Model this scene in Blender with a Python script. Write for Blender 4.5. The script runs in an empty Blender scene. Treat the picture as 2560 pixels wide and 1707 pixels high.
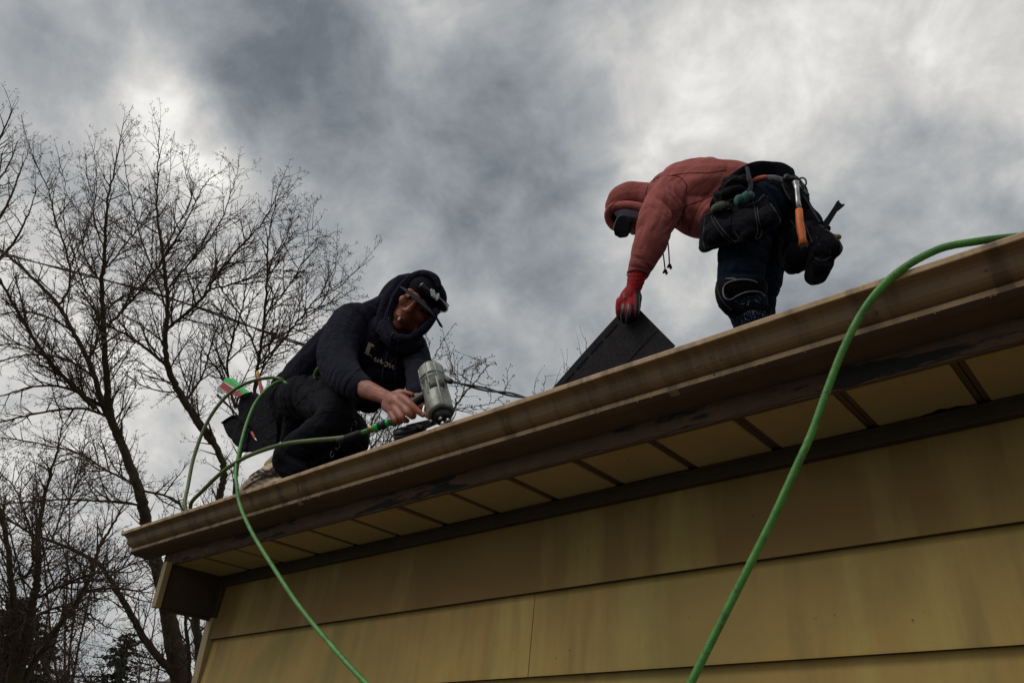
import bpy, bmesh, math, random
import numpy as np
from mathutils import Vector, Matrix
from mathutils.bvhtree import BVHTree

# ------------------------------------------------------------------ camera
S = bpy.context.scene
ZS = 2.30                                   # height of the soffit above the ground
TILT, ROLL, YAW, FPX = 0.5373248, 0.0576483, -0.7316025, 1938.06
F = Vector((math.sin(YAW)*math.cos(TILT), math.cos(YAW)*math.cos(TILT), math.sin(TILT)))
_R = Vector((math.cos(YAW), -math.sin(YAW), 0)); _U = _R.cross(F)
R = _R*math.cos(ROLL) + _U*math.sin(ROLL)
U = _U*math.cos(ROLL) - _R*math.sin(ROLL)
C = Vector((0, -1.6223, ZS-0.7094))
cd = bpy.data.cameras.new('camera'); cam = bpy.data.objects.new('camera', cd)
S.collection.objects.link(cam); S.camera = cam
cd.sensor_width = 36; cd.lens = FPX/2560*36; cd.clip_end = 5000; cd.clip_start = .02
cam.matrix_world = Matrix(((R.x, U.x, -F.x, C.x), (R.y, U.y, -F.y, C.y), (R.z, U.z, -F.z, C.z), (0, 0, 0, 1)))

def ray(px, py):                            # direction of a point of the photograph, unit length along the axis
    return F + R*((px-1280)/FPX) - U*((py-853.5)/FPX)
def atd(px, py, d): return C + ray(px, py)*d
def aty(px, py, y):
    v = ray(px, py); return C + v*((y-C.y)/v.y)
def depth(p): return (p-C).dot(F)

# ------------------------------------------------------------------ node helper
def nodes(nt):
    nt.nodes.clear()
    def N(t, _lab=None, **k):
        n = nt.nodes.new(t)
        for a, b in k.items(): setattr(n, a, b)
        return n
    return N
def setin(nt, n, i, v):
    if hasattr(v, 'is_linked') or isinstance(v, bpy.types.NodeSocket): nt.links.new(v, n.inputs[i])
    else: n.inputs[i].default_value = v
def mth(nt, op, a, b=0.0, c=None, clamp=False):
    n = nt.nodes.new('ShaderNodeMath'); n.operation = op; n.use_clamp = clamp
    setin(nt, n, 0, a); setin(nt, n, 1, b)
    if c is not None: setin(nt, n, 2, c)
    return n.outputs[0]
def vmth(nt, op, a, b=None, s=None):
    n = nt.nodes.new('ShaderNodeVectorMath'); n.operation = op
    setin(nt, n, 0, a)
    if b is not None: setin(nt, n, 1, b)
    if s is not None: setin(nt, n, 3, s)
    return n.outputs['Value'] if op in ('DOT_PRODUCT', 'LENGTH') else n.outputs[0]
def noise(nt, vec, scale, detail=4, rough=.5, dist=0.0, color=False):
    n = nt.nodes.new('ShaderNodeTexNoise'); n.inputs['Scale'].default_value = scale
    n.inputs['Detail'].default_value = detail; n.inputs['Roughness'].default_value = rough
    n.inputs['Distortion'].default_value = dist
    if vec is not None: nt.links.new(vec, n.inputs['Vector'])
    return n.outputs['Color'] if color else n.outputs['Fac']
def ramp(nt, fac, stops):
    n = nt.nodes.new('ShaderNodeValToRGB'); cr = n.color_ramp
    while len(cr.elements) < len(stops): cr.elements.new(.5)
    for e, (p, c) in zip(cr.elements, stops):
        e.position = p; e.color = (*c, 1) if len(c) == 3 else c
    nt.links.new(fac, n.inputs[0]); return n.outputs[0]
def mix(nt, fac, a, b, mode='MIX'):
    n = nt.nodes.new('ShaderNodeMix'); n.data_type = 'RGBA'; n.blend_type = mode
    setin(nt, n, 0, fac)
    for i, v in ((6, a), (7, b)):
        if isinstance(v, bpy.types.NodeSocket): nt.links.new(v, n.inputs[i])
        else: n.inputs[i].default_value = (*v, 1) if len(v) == 3 else v
    return n.outputs[2]

# ------------------------------------------------------------------ world: overcast sky over a Nishita base
SUNV = Vector((-.42, -.66, .98)).normalized()   # the sun stands veiled behind the photographer's left shoulder
sun_el = math.asin(SUNV.z); sun_az = math.atan2(SUNV.x, SUNV.y)
W = bpy.data.worlds.new('World'); S.world = W; W.use_nodes = True
nt = W.node_tree; N = nodes(nt)
sky = N('ShaderNodeTexSky', sky_type='NISHITA'); sky.sun_disc = False
sky.sun_elevation = sun_el; sky.sun_rotation = sun_az; sky.air_density = 1.0; sky.dust_density = 2.0
bg1 = N('ShaderNodeBackground'); bg1.inputs[1].default_value = .05
nt.links.new(sky.outputs[0], bg1.inputs[0])
tc = N('ShaderNodeTexCoord').outputs['Generated']
dirv = vmth(nt, 'NORMALIZE', tc)
sep = N('ShaderNodeSeparateXYZ'); nt.links.new(dirv, sep.inputs[0])
# clouds lie on a flat layer: divide by elevation so that they crowd together towards the horizon
zz = mth(nt, 'ADD', mth(nt, 'MAXIMUM', sep.outputs[2], 0.0), .70)
comb = N('ShaderNodeCombineXYZ')
nt.links.new(mth(nt, 'DIVIDE', sep.outputs[0], zz), comb.inputs[0])
nt.links.new(mth(nt, 'DIVIDE', sep.outputs[1], zz), comb.inputs[1])
plane = comb.outputs[0]
n1 = noise(nt, plane, 2.4, 6, .55, .25)
n2 = noise(nt, plane, 6.2, 7, .58, .35)
n3 = noise(nt, plane, 14.0, 8, .60, .4)
wc = noise(nt, plane, 3.2, 4, .5, 0, True)
warp = vmth(nt, 'SCALE', vmth(nt, 'SUBTRACT', wc, (.5, .5, .5)), s=.42)
wd = vmth(nt, 'NORMALIZE', vmth(nt, 'ADD', dirv, warp))
wc2 = noise(nt, plane, 10.0, 5, .55, 0, True)
wd = vmth(nt, 'NORMALIZE', vmth(nt, 'ADD', wd, vmth(nt, 'SCALE', vmth(nt, 'SUBTRACT', wc2, (.5, .5, .5)), s=.13)))
# broad lighter gaps and darker banks of this sky: (x, y in the photograph, radius in radians, strength)
BANKS = [(535, 290, .050, .33), (480, 190, .050, .20), (620, 470, .08, .20), (400, 100, .07, .08), (330, 200, .05, -.10), (90, 90, .14, .02),
         (780, 160, .12, -.13), (1010, 310, .15, -.34), (640, 80, .12, -.04), (120, 350, .15, -.08), (1000, 620, .16, -.03), (1300, 560, .12, -.02), (520, 900, .24, .16), (150, 1100, .22, .10), (1080, 60, .10, .10),
         (1560, 350, .12, .10), (1850, 200, .16, .12), (2100, 120, .15, .15), (2350, 150, .14, .08), (1430, 420, .12, .07), (2500, 330, .14, .05),
         (1780, 300, .06, -.06), (2330, 480, .12, -.08), (2330, 690, .14, -.15), (2080, 640, .10, -.10), (1250, 760, .10, -.08), (1350, 930, .10, .03),
         (1250, 170, .14, -.02), (1500, 640, .10, .05), (1900, 900, .14, -.02)]
acc = mth(nt, 'ADD', .560, 0.0)
for bx_, by_, rad, st in BANKS:
    v = ray(bx_, by_).normalized()
    dt = vmth(nt, 'DOT_PRODUCT', wd, tuple(v))
    e = mth(nt, 'POWER', math.e, mth(nt, 'MULTIPLY', mth(nt, 'SUBTRACT', dt, 1.0), 1.0/(rad*rad)))
    acc = mth(nt, 'MULTIPLY_ADD', e, st, acc)
for nn, k in ((n1, .36), (n2, .80), (n3, .54)):
    acc = mth(nt, 'MULTIPLY_ADD', mth(nt, 'SUBTRACT', nn, .5), k, acc)
cloud = ramp(nt, acc, [(.0, (.085, .100, .120)), (.22, (.150, .168, .190)), (.42, (.268, .290, .308)), (.60, (.405, .415, .420)), (.78, (.60, .590, .570)), (1.0, (.90, .88, .84))])
bg2 = N('ShaderNodeBackground'); nt.links.new(cloud, bg2.inputs[0]); bg2.inputs[1].default_value = 1.0
mx = N('ShaderNodeMixShader'); mx.inputs[0].default_value = .93
nt.links.new(bg1.outputs[0], mx.inputs[1]); nt.links.new(bg2.outputs[0], mx.inputs[2])
wo = N('ShaderNodeOutputWorld'); nt.links.new(mx.outputs[0], wo.inputs[0])

sl = bpy.data.lights.new('sun', 'SUN'); sl.energy = 1.0; sl.angle = math.radians(38); sl.color = (1, .95, .88)
so = bpy.data.objects.new('sun', sl); S.collection.objects.link(so)
so.rotation_euler = SUNV.to_track_quat('Z', 'Y').to_euler()
S.view_settings.view_transform = 'Standard'; S.view_settings.look = 'None'
S.view_settings.exposure = 0.2; S.view_settings.gamma = 1; S.view_settings.use_curve_mapping = False

# ------------------------------------------------------------------ materials
MATS = {}
def mat(name, col, rough=.6, metal=0.0, var=.25, vscale=6.0, bump=.0, bscale=40.0, col2=None, sheen=0.0, spec=.5, coat=0.0, stretch=None, extra=None, crease=0.0):
    if name in MATS: return MATS[name]
    m = bpy.data.materials.new(name); m.use_nodes = True; nt = m.node_tree; N = nodes(nt)
    p = N('ShaderNodeBsdfPrincipled'); o = N('ShaderNodeOutputMaterial'); nt.links.new(p.outputs[0], o.inputs[0])
    tc = N('ShaderNodeTexCoord').outputs['Object']
    if stretch:
        mp = N('ShaderNodeMapping'); mp.inputs['Scale'].default_value = stretch; nt.links.new(tc, mp.inputs[0]); vec = mp.outputs[0]
    else: vec = tc
    c2 = col2 or tuple(c*(1-var) for c in col)
    f = noise(nt, vec, vscale, 5, .6)
    c = ramp(nt, f, [(.32, c2), (.68, col)])
    if extra: c = extra(nt, tc, c, p)
    nt.links.new(c, p.inputs['Base Color'])
    p.inputs['Roughness'].default_value = rough; p.inputs['Metallic'].default_value = metal
    p.inputs['Specular IOR Level'].default_value = spec
    p.inputs['Sheen Weight'].default_value = sheen; p.inputs['Sheen Roughness'].default_value = .5
    p.inputs['Coat Weight'].default_value = coat
    if bump:
        b = N('ShaderNodeBump'); b.inputs['Strength'].default_value = bump; b.inputs['Distance'].default_value = .004
        nt.links.new(noise(nt, tc, bscale, 4, .6), b.inputs['Height']); nt.links.new(b.outputs[0], p.inputs['Normal'])
        if crease:
            b2 = N('ShaderNodeBump'); b2.inputs['Strength'].default_value = crease; b2.inputs['Distance'].default_value = .022
            w = noise(nt, tc, 7.5, 3, .55, 1.6); w = mth(nt, 'ABSOLUTE', mth(nt, 'SUBTRACT', w, .5)); w2 = noise(nt, tc, 17, 3, .5, 1.2); w2 = mth(nt, 'ABSOLUTE', mth(nt, 'SUBTRACT', w2, .5))
            nt.links.new(mth(nt, 'MULTIPLY_ADD', w2, .45, w), b2.inputs['Height']); nt.links.new(b2.outputs[0], b.inputs['Normal'])
    MATS[name] = m; return m

def wall_extra(nt, tc, c, p):               # algae, rain streaks and grime of the painted hardboard
    mp = nt.nodes.new('ShaderNodeMapping'); mp.inputs['Scale'].default_value = (3.6, 3.6, .35); nt.links.new(tc, mp.inputs[0])
    s = noise(nt, mp.outputs[0], 1.5, 5, .6)
    c = mix(nt, ramp(nt, s, [(.48, (0, 0, 0)), (.78, (.9, .9, .9))]), c, (.54, .435, .130))
    mp2 = nt.nodes.new('ShaderNodeMapping'); mp2.inputs['Scale'].default_value = (8.5, 8.5, .6); mp2.inputs['Location'].default_value = (3, 1, 7); nt.links.new(tc, mp2.inputs[0])
    c = mix(nt, ramp(nt, noise(nt, mp2.outputs[0], 1.5, 5, .6), [(.50, (0, 0, 0)), (.70, (.6, .6, .6))]), c, (.20, .145, .045))
    g = noise(nt, tc, 1.6, 5, .6, .6)
    c = mix(nt, ramp(nt, g, [(.45, (0, 0, 0)), (.70, (.75, .75, .75))]), c, (.215, .185, .045))
    sp = noise(nt, tc, 75, 2, .5)
    c = mix(nt, ramp(nt, sp, [(.74, (0, 0, 0)), (.78, (.7, .7, .7))]), c, (.05, .035, .02))
    return c
def metal_extra(nt, tc, c, p):              # specks of grit, drip marks
    mp = nt.nodes.new('ShaderNodeMapping'); mp.inputs['Scale'].default_value = (14, 1.5, 1.5); nt.links.new(tc, mp.inputs[0])
    s = noise(nt, mp.outputs[0], 1.6, 4, .6)
    c = mix(nt, ramp(nt, s, [(.48, (0, 0, 0)), (.66, (.7, .7, .7))]), c, (.075, .040, .019))
    sp = noise(nt, tc, 55, 3, .6)
    c = mix(nt, ramp(nt, sp, [(.69, (0, 0, 0)), (.73, (.8, .8, .8))]), c, (.03, .02, .012))
    return c
def mold_extra(nt, tc, c, p):
    mp = nt.nodes.new('ShaderNodeMapping'); mp.inputs['Scale'].default_value = (1, 5, 5); nt.links.new(tc, mp.inputs[0])
    s = noise(nt, mp.outputs[0], 3.0, 10, .62, .2)
    return mix(nt, ramp(nt, s, [(.525, (0, 0, 0)), (.555, (1, 1, 1))]), c, (.008, .007, .006))
def dust_extra(nt, tc, c, p):               # white shingle grit and lint on cloth
    sp = noise(nt, tc, 190, 2, .5); z = noise(nt, tc, 3.2, 3, .5)
    f = mth(nt, 'MULTIPLY', ramp(nt, sp, [(.72, (0, 0, 0)), (.75, (1, 1, 1))]), ramp(nt, z, [(.5, (0, 0, 0)), (.62, (1, 1, 1))]))
    return mix(nt, f, c, (.5, .5, .5))
def bark_extra(nt, tc, c, p):
    g = noise(nt, tc, 2.2, 5, .6)
    return mix(nt, ramp(nt, g, [(.48, (0, 0, 0)), (.62, (.8, .8, .8))]), c, (.045, .050, .012))
def shingle_extra(nt, tc, c, p):
    g = noise(nt, tc, 380, 2, .5)
    return mix(nt, ramp(nt, g, [(.5, (0, 0, 0)), (.66, (1, 1, 1))]), c, (.060, .054, .056))
def skin_extra(nt, tc, c, p):
    g = noise(nt, tc, 26, 4, .6)
    c = mix(nt, ramp(nt, g, [(.42, (0, 0, 0)), (.66, (.6, .6, .6))]), c, (.13, .040, .022))
    return c

def hose_extra(nt, tc, c, p):
    g = noise(nt, tc, 60, 5, .65)
    return mix(nt, ramp(nt, g, [(.56, (0, 0, 0)), (.66, (.7, .7, .7))]), c, (.07, .075, .03))
M_wall = mat('painted_siding', (.45, .285, .080), .72, var=.15, vscale=1.3, bump=.12, bscale=160, extra=wall_extra)
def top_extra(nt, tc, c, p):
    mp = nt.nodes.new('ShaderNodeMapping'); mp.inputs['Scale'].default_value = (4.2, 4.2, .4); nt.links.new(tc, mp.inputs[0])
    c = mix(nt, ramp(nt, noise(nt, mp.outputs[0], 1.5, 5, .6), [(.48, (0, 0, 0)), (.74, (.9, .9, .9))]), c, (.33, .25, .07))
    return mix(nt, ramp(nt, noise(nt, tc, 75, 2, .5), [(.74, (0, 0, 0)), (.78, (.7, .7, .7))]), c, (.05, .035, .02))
M_walltop = mat('top_siding', (.225, .135, .036), .8, var=.25, vscale=2.2, bump=.12, bscale=160, extra=top_extra)  # darker siding colour for the top row of boards
def soffit_extra(nt, tc, c, p):
    c = mix(nt, ramp(nt, noise(nt, tc, 2.3, 6, .6, .5), [(.46, (0, 0, 0)), (.68, (.7, .7, .7))]), c, (.29, .215, .075))
    return mix(nt, ramp(nt, noise(nt, tc, 60, 2, .5), [(.71, (0, 0, 0)), (.75, (.8, .8, .8))]), c, (.06, .035, .018))
M_soffit = mat('soffit_paint', (.37, .262, .122), .78, var=.2, vscale=3, bump=.25, bscale=60, extra=soffit_extra)
M_strip = mat('soffit_strip', (.085, .046, .026), .7, var=.25, vscale=5)
M_gutter = mat('gutter_enamel', (.255, .150, .084), .45, var=.22, vscale=7, extra=metal_extra, bump=.06, bscale=120)
M_gband = mat('gutter_lit', (.50, .33, .175), .6, var=.3, vscale=16, bump=.3, bscale=90, extra=metal_extra)
M_fascia = mat('fascia_wood', (.105, .056, .030), .85, var=.35, vscale=8, bump=.5, bscale=60, extra=mold_extra)
M_trim = mat('brown_trim', (.046, .028, .013), .7, var=.3, vscale=9, bump=.1)
M_trimlt = mat('corner_paint', (.34, .255, .12), .6, var=.2, vscale=9, bump=.1)
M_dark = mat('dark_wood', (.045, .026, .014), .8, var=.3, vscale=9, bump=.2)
M_shingle = mat('asphalt_shingle', (.028, .026, .028), .97, spec=.1, var=.5, vscale=18, bump=.6, bscale=320, extra=shingle_extra)
M_tar = mat('tar_strip', (.004, .004, .005), .8, spec=.08, var=.3)
M_navy = mat('navy_fleece', (.0170, .0175, .0310), .95, var=.4, vscale=22, bump=.35, bscale=260, sheen=.02, spec=.05, extra=dust_extra, crease=0.85)
M_pants = mat('black_cotton', (.0135, .0135, .0185), .95, var=.4, vscale=14, bump=.3, bscale=240, sheen=.02, spec=.05, extra=dust_extra, crease=0.85)
M_denim = mat('dark_denim', (.0085, .0165, .031), .9, var=.4, vscale=26, bump=.4, bscale=300, sheen=.02, spec=.05, extra=dust_extra, crease=0.8)
M_red = mat('faded_red_fleece', (.400, .112, .100), .94, var=.30, vscale=7, bump=.3, bscale=280, sheen=.06, spec=.15, crease=0.4)
M_redseam = mat('red_seam', (.13, .030, .026), .95)
M_skin = mat('skin', (.400, .122, .068), .5, var=.2, vscale=14, bump=.35, bscale=70, extra=skin_extra)
M_lips = mat('lips', (.17, .045, .035), .5)
M_hair = mat('hair', (.012, .008, .006), .7)
M_eye = mat('eye', (.012, .009, .008), .15)
M_cap = mat('cap_cloth', (.0070, .0072, .012), .9, bump=.3, bscale=300, spec=.08)
M_grey = mat('grey_cloth', (.055, .052, .066), .9, bump=.3, bscale=200, spec=.1)
M_lens = mat('black_lens', (.003, .003, .005), .18, spec=.3)
M_print = mat('cream_print', (.50, .41, .30), .8, var=.25, vscale=60)
M_white = mat('white_plastic', (.72, .72, .72), .45)
M_nylon = mat('black_nylon', (.0048, .0050, .0090), .85, var=.45, vscale=30, bump=.4, bscale=180, extra=dust_extra, spec=.12, crease=0.8)
M_binding = mat('worn_binding', (.042, .042, .047), .85, var=.5, vscale=60, bump=.5, bscale=200)
M_piping = mat('grey_piping', (.24, .22, .25), .8, var=.3, vscale=90, bump=.5, bscale=300)
M_teal = mat('teal_rag', (.055, .155, .140), .9, var=.4, vscale=22)
M_pink = mat('coral_cloth', (.60, .15, .11), .9)
M_glove = mat('red_knit', (.42, .006, .012), .85, var=.3, vscale=40, bump=.7, bscale=420)
M_rubber = mat('black_rubber', (.010, .010, .013), .45, var=.3, bump=.2)
M_iron = mat('dark_iron', (.012, .012, .014), .8, spec=.08)
M_steel = mat('steel', (.50, .50, .48), .35, .9, var=.45, vscale=30, bump=.1)
M_cast = mat('cast_magnesium', (.34, .35, .31), .42, .35, var=.55, vscale=24, bump=.3, bscale=60)
M_black = mat('black_iron', (.010, .010, .012), .5, 0.0, var=.3)
M_orange = mat('orange_grip', (.80, .17, .018), .55, var=.25, vscale=50, bump=.2, bscale=120)
M_brass = mat('brass', (.42, .24, .05), .35, .9)
M_greenp = mat('green_plastic', (.02, .55, .09), .4)
M_hose = mat('green_hose', (.092, .315, .055), .5, var=.45, vscale=34, bump=.3, bscale=150, extra=hose_extra)
M_hoseol = mat('olive_hose', (.115, .165, .035), .5, var=.4, vscale=30, extra=hose_extra)
M_redp = mat('red_plastic', (.42, .02, .02), .5)
M_yel = mat('yellow_plastic', (.6, .38, .03), .5)
M_shoe = mat('cream_shoe', (.68, .52, .38), .7, var=.25, vscale=30, bump=.4, bscale=120)
M_lace = mat('brown_lace', (.10, .062, .05), .8)
M_bark = mat('bark', (.080, .052, .032), .95, var=.5, vscale=9, bump=.8, bscale=26, extra=bark_extra)
M_twig = mat('twig_bark', (.085, .050, .033), .9, var=.3)
M_needle = mat('conifer_needles', (.022, .040, .020), .9, var=.6, vscale=2.5)
M_brush = mat('brown_brush', (.060, .040, .026), .9, var=.5, vscale=2)
M_wire = mat('black_wire', (.015, .015, .017), .6)
M_pole = mat('pole_metal', (.10, .11, .12), .6)
M_grass = mat('grass_ground', (.08, .088, .036), .95, var=.4, vscale=.8, bump=.6, bscale=8)
M_drive = mat('concrete_ground', (.16, .15, .13), .9, var=.25, vscale=2, bump=.3, bscale=30)
M_drop = mat('water_drop', (.34, .22, .12), .06, var=.1, coat=1.0)

# ------------------------------------------------------------------ mesh helpers
def link(o, parent=None):
    S.collection.objects.link(o)
    if parent is not None: o.parent = parent; o.matrix_parent_inverse = parent.matrix_world.inverted()
    return o
def empty(name, loc):
    o = bpy.data.objects.new(name, None); o.location = loc; o.empty_display_size = .1
    S.collection.objects.link(o); o.matrix_world = Matrix.Translation(Vector(loc)); return o
def tag(o, label=None, cat=None, group=None, kind=None):
    for k, v in (('label', label), ('category', cat), ('group', group), ('kind', kind)):
        if v: o[k] = v
    return o
class MB:
    def __init__(s): s.v = []; s.f = []; s.smooth = True
    def add(s, vs, fs):
        n = len(s.v); s.v += [tuple(v) for v in vs]; s.f += [tuple(i+n for i in f) for f in fs]
    def box(s, lo, hi, M=None):
        x0, y0, z0 = lo; x1, y1, z1 = hi
        vs = [Vector(p) for p in ((x0,y0,z0),(x1,y0,z0),(x1,y1,z0),(x0,y1,z0),(x0,y0,z1),(x1,y0,z1),(x1,y1,z1),(x0,y1,z1))]
        if M: vs = [M @ v for v in vs]
        s.add(vs, [(0,3,2,1),(4,5,6,7),(0,1,5,4),(1,2,6,5),(2,3,7,6),(3,0,4,7)])
    def prism(s, prof, x0, x1):             # profile in (y, z), swept along x
        n = len(prof)
        s.add([(x0, y, z) for y, z in prof]+[(x1, y, z) for y, z in prof],
              [(i, (i+1) % n, n+(i+1) % n, n+i) for i in range(n)]+[tuple(range(n-1, -1, -1)), tuple(range(n, 2*n))])
    def tube(s, pts, rs, seg=12, cap=True, round_=True, flat=None, fdir=None):
        pts = [Vector(p) for p in pts]; n = len(pts)
        if not hasattr(rs, '__len__'): rs = [rs]*n
        pts2, rs2 = list(pts), list(rs)
        if round_:                          # hemispherical ends
            def ends(p, q, r):
                d = (p-q).normalized(); out = []
                for a in (25, 50, 72, 86): out.append((p+d*r*math.sin(math.radians(a)), r*math.cos(math.radians(a))))
                return out
            a = ends(pts[0], pts[1], rs[0]); b = ends(pts[-1], pts[-2], rs[-1])
            pts2 = [x[0] for x in a[::-1]]+pts+[x[0] for x in b]; rs2 = [x[1] for x in a[::-1]]+list(rs)+[x[1] for x in b]
        n = len(pts2); T = []
        for i in range(n):
            t = pts2[min(i+1, n-1)]-pts2[max(i-1, 0)]
            T.append(t.normalized() if t.length > 1e-9 else Vector((0, 0, 1)))
        ref = fdir.copy() if fdir is not None else (Vector((0, 0, 1)) if abs(T[0].z) < .9 else Vector((1, 0, 0)))
        vs = []
        for i in range(n):
            a = (ref - T[i]*ref.dot(T[i]))
            a = a.normalized() if a.length > 1e-6 else T[i].orthogonal().normalized()
            if fdir is None: ref = a
            b = T[i].cross(a)
            for k in range(seg):
                w = 2*math.pi*k/seg
                vs.append(pts2[i]+a*math.cos(w)*rs2[i]*(flat or 1)+b*math.sin(w)*rs2[i])
        fs = [(i*seg+k, i*seg+(k+1) % seg, (i+1)*seg+(k+1) % seg, (i+1)*seg+k) for i in range(n-1) for k in range(seg)]
        if cap: fs += [tuple(range(seg-1, -1, -1)), tuple((n-1)*seg+k for k in range(seg))]
        s.add(vs, fs)
    def ball(s, c, r, seg=14, rings=9, M=None):
        r = Vector((r, r, r)) if not hasattr(r, '__len__') else Vector(r); c = Vector(c)
        vs = []; 
        for i in range(rings+1):
            t = math.pi*i/rings
            for k in range(seg):
                w = 2*math.pi*k/seg
                v = Vector((math.sin(t)*math.cos(w)*r.x, math.sin(t)*math.sin(w)*r.y, math.cos(t)*r.z))
                vs.append(c+((M @ v) if M else v))
        s.add(vs, [(i*seg+k, (i+1)*seg+k, (i+1)*seg+(k+1) % seg, i*seg+(k+1) % seg) for i in range(rings) for k in range(seg)])
    def extr(s, a, b):                      # closed solid between two matching outlines
        n = len(a)
        s.add(list(a)+list(b), [tuple(range(n)), tuple(range(2*n-1, n-1, -1))]+[(i, n+i, n+(i+1) % n, (i+1) % n) for i in range(n)])
    def mesh(s, name, m=None, smooth=True):
        me = bpy.data.meshes.new(name); me.from_pydata(s.v, [], s.f); me.validate()
        if m: me.materials.append(m)
        if smooth: me.polygons.foreach_set('use_smooth', [True]*len(me.polygons))
        return me
    def build(s, name, m, parent=None, smooth=True, bevel=0):
        o = bpy.data.objects.new(name, s.mesh(name, m, smooth)); link(o, parent)
        if bevel:
            b = o.modifiers.new('b', 'BEVEL'); b.width = bevel; b.segments = 2; b.limit_method = 'ANGLE'
        return o
def spline(pts, sub=6):                     # Catmull-Rom through (Vector, r)
    out = []; n = len(pts)
    for i in range(n-1):
        p0, p1, p2, p3 = pts[max(i-1, 0)], pts[i], pts[i+1], pts[min(i+2, n-1)]
        for k in range(sub):
            t = k/sub
            def cr(a, b, c, d): return .5*((2*b)+(c-a)*t+(2*a-5*b+4*c-d)*t*t+(3*b-a-3*c+d)*t*t*t)
            out.append((cr(p0[0], p1[0], p2[0], p3[0]), cr(p0[1], p1[1], p2[1], p3[1])))
    out.append(pts[-1]); return out
def zm(ox, oy, s):                          # a close-up of the photograph: its origin and scale
    return lambda x, y: (ox+x*s, oy+y*s)
Z1 = zm(440, 640, 800/1960); Z2 = zm(1380, 360, 800/2091); Z7 = zm(900, 660, 260/2038); Z8 = zm(860, 880, 380/2128)
ZL = zm(880, 840, 140/2195); Z3 = zm(520, 900, 260/1199); Z4 = zm(1740, 400, 400/1960)
def J(z, s, x, y, Y, r=0):                  # joint: point on the plane y = Y and radius in metres
    p = aty(*z(x, y), Y); return (p, r*s*depth(p)/FPX)
def chain(mb, z, s, pts, sub=5, seg=14, k=1.0, **kw):
    q = spline([J(z, s, *p) for p in pts], sub)
    mb.tube([p for p, r in q], [r*k for p, r in q], seg, **kw)
def remesh(mb, voxel, it=6, fac=.5):
    o = bpy.data.objects.new('tmp', mb.mesh('tmp')); S.collection.objects.link(o)
    m = o.modifiers.new('r', 'REMESH'); m.mode = 'VOXEL'; m.voxel_size = voxel; m.use_smooth_shade = True
    if it: sm = o.modifiers.new('s', 'SMOOTH'); sm.iterations = it; sm.factor = fac
    dg = bpy.context.evaluated_depsgraph_get()
    me = bpy.data.meshes.new_from_object(o.evaluated_get(dg))
    old = o.data; bpy.data.objects.remove(o); bpy.data.meshes.remove(old)
    return me
def fold(me, srcs, base=.0012, seed=1):     # cloth folds pushed along the normals
    n = len(me.vertices); v = np.empty(n*3, np.float32); me.vertices.foreach_get('co', v); v = v.reshape(-1, 3)
    nr = np.empty(n*3, np.float32); me.vertices.foreach_get('normal', nr); nr = nr.reshape(-1, 3)
    rs = np.random.RandomState(seed)
    def wob(f0, f1, m):
        o = np.zeros(n)
        for i in range(m):
            k = rs.normal(size=3); k *= (f0+(f1-f0)*i/m)/np.linalg.norm(k); o += np.sin(v @ k + rs.rand()*6.28)/(1+i*.35)
        return o
    low = wob(9, 40, 7); msk = np.clip(.75+.45*wob(14, 34, 4), .12, 1.7); d = low*base + wob(60, 150, 8)*base*.45
    for c, rad, dr, freq, amp in srcs:
        dr = np.array(dr, float); dr /= np.linalg.norm(dr); q = v-np.array(c)
        w = np.exp(-np.sum(q*q, 1)/(rad*rad)); ph = (q @ dr)*freq*6.283+low*1.9
        r = np.abs(np.sin(ph*.5)); r2 = np.abs(np.sin(ph*.87+1+low*.6))
        d += 1.6*amp*w*msk*((np.power(r, .62)-.62)+.35*(np.power(r2, .7)-.6))
    v = v+nr*d[:, None]
    me.vertices.foreach_set('co', v.astype(np.float32).ravel()); me.update()
def mobj(name, me, m, parent):
    me.name = name; me.materials.clear(); me.materials.append(m)
    me.polygons.foreach_set('use_smooth', [True]*len(me.polygons))
    return link(bpy.data.objects.new(name, me), parent)
def bvh(me): return BVHTree.FromPolygons([v.co.copy() for v in me.vertices], [tuple(p.vertices) for p in me.polygons])
def bvhs(mes):
    V = []; P = []
    for me in mes:
        n = len(V); V += [v.co.copy() for v in me.vertices]; P += [tuple(i+n for i in p.vertices) for p in me.polygons]
    return BVHTree.FromPolygons(V, P)
def stick(tree, px, py, off=.002):
    v = ray(px, py).normalized(); h = tree.ray_cast(C, v)
    if h[0] is None: return None
    return h[0]-v*off
def seam(tree, z, pts, r, name, m, parent, off=None, sub=10, seg=6, smoothd=2):
    q = spline([(Vector((*z(x, y), 0)), 0) for x, y in pts], sub); P = []
    for p, _ in q:
        w = stick(tree, p.x, p.y, r*.6 if off is None else off)
        if w is not None: P.append(w)
    if len(P) < 2: return None
    for _ in range(smoothd): P = [P[0]]+[(P[i-1]+P[i]*2+P[i+1])/4 for i in range(1, len(P)-1)]+[P[-1]]
    mb = MB(); mb.tube(P, r, seg); return mb.build(name, m, parent)

rnd = random.Random(7)
# ------------------------------------------------------------------ ground
def structure(name, mb, m): return tag(mb.build(name, m, None, False), kind='structure')
g = MB(); g.add([(-600, -600, 0), (600, -600, 0), (600, 600, 0), (-600, 600, 0)], [(0, 1, 2, 3)]); structure('ground', g, M_grass)
g = MB(); g.add([(-2.5, -14, .004), (5, -14, .004), (5, -.05, .004), (-2.5, -.05, .004)], [(0, 1, 2, 3)]); structure('driveway', g, M_drive)

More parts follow.
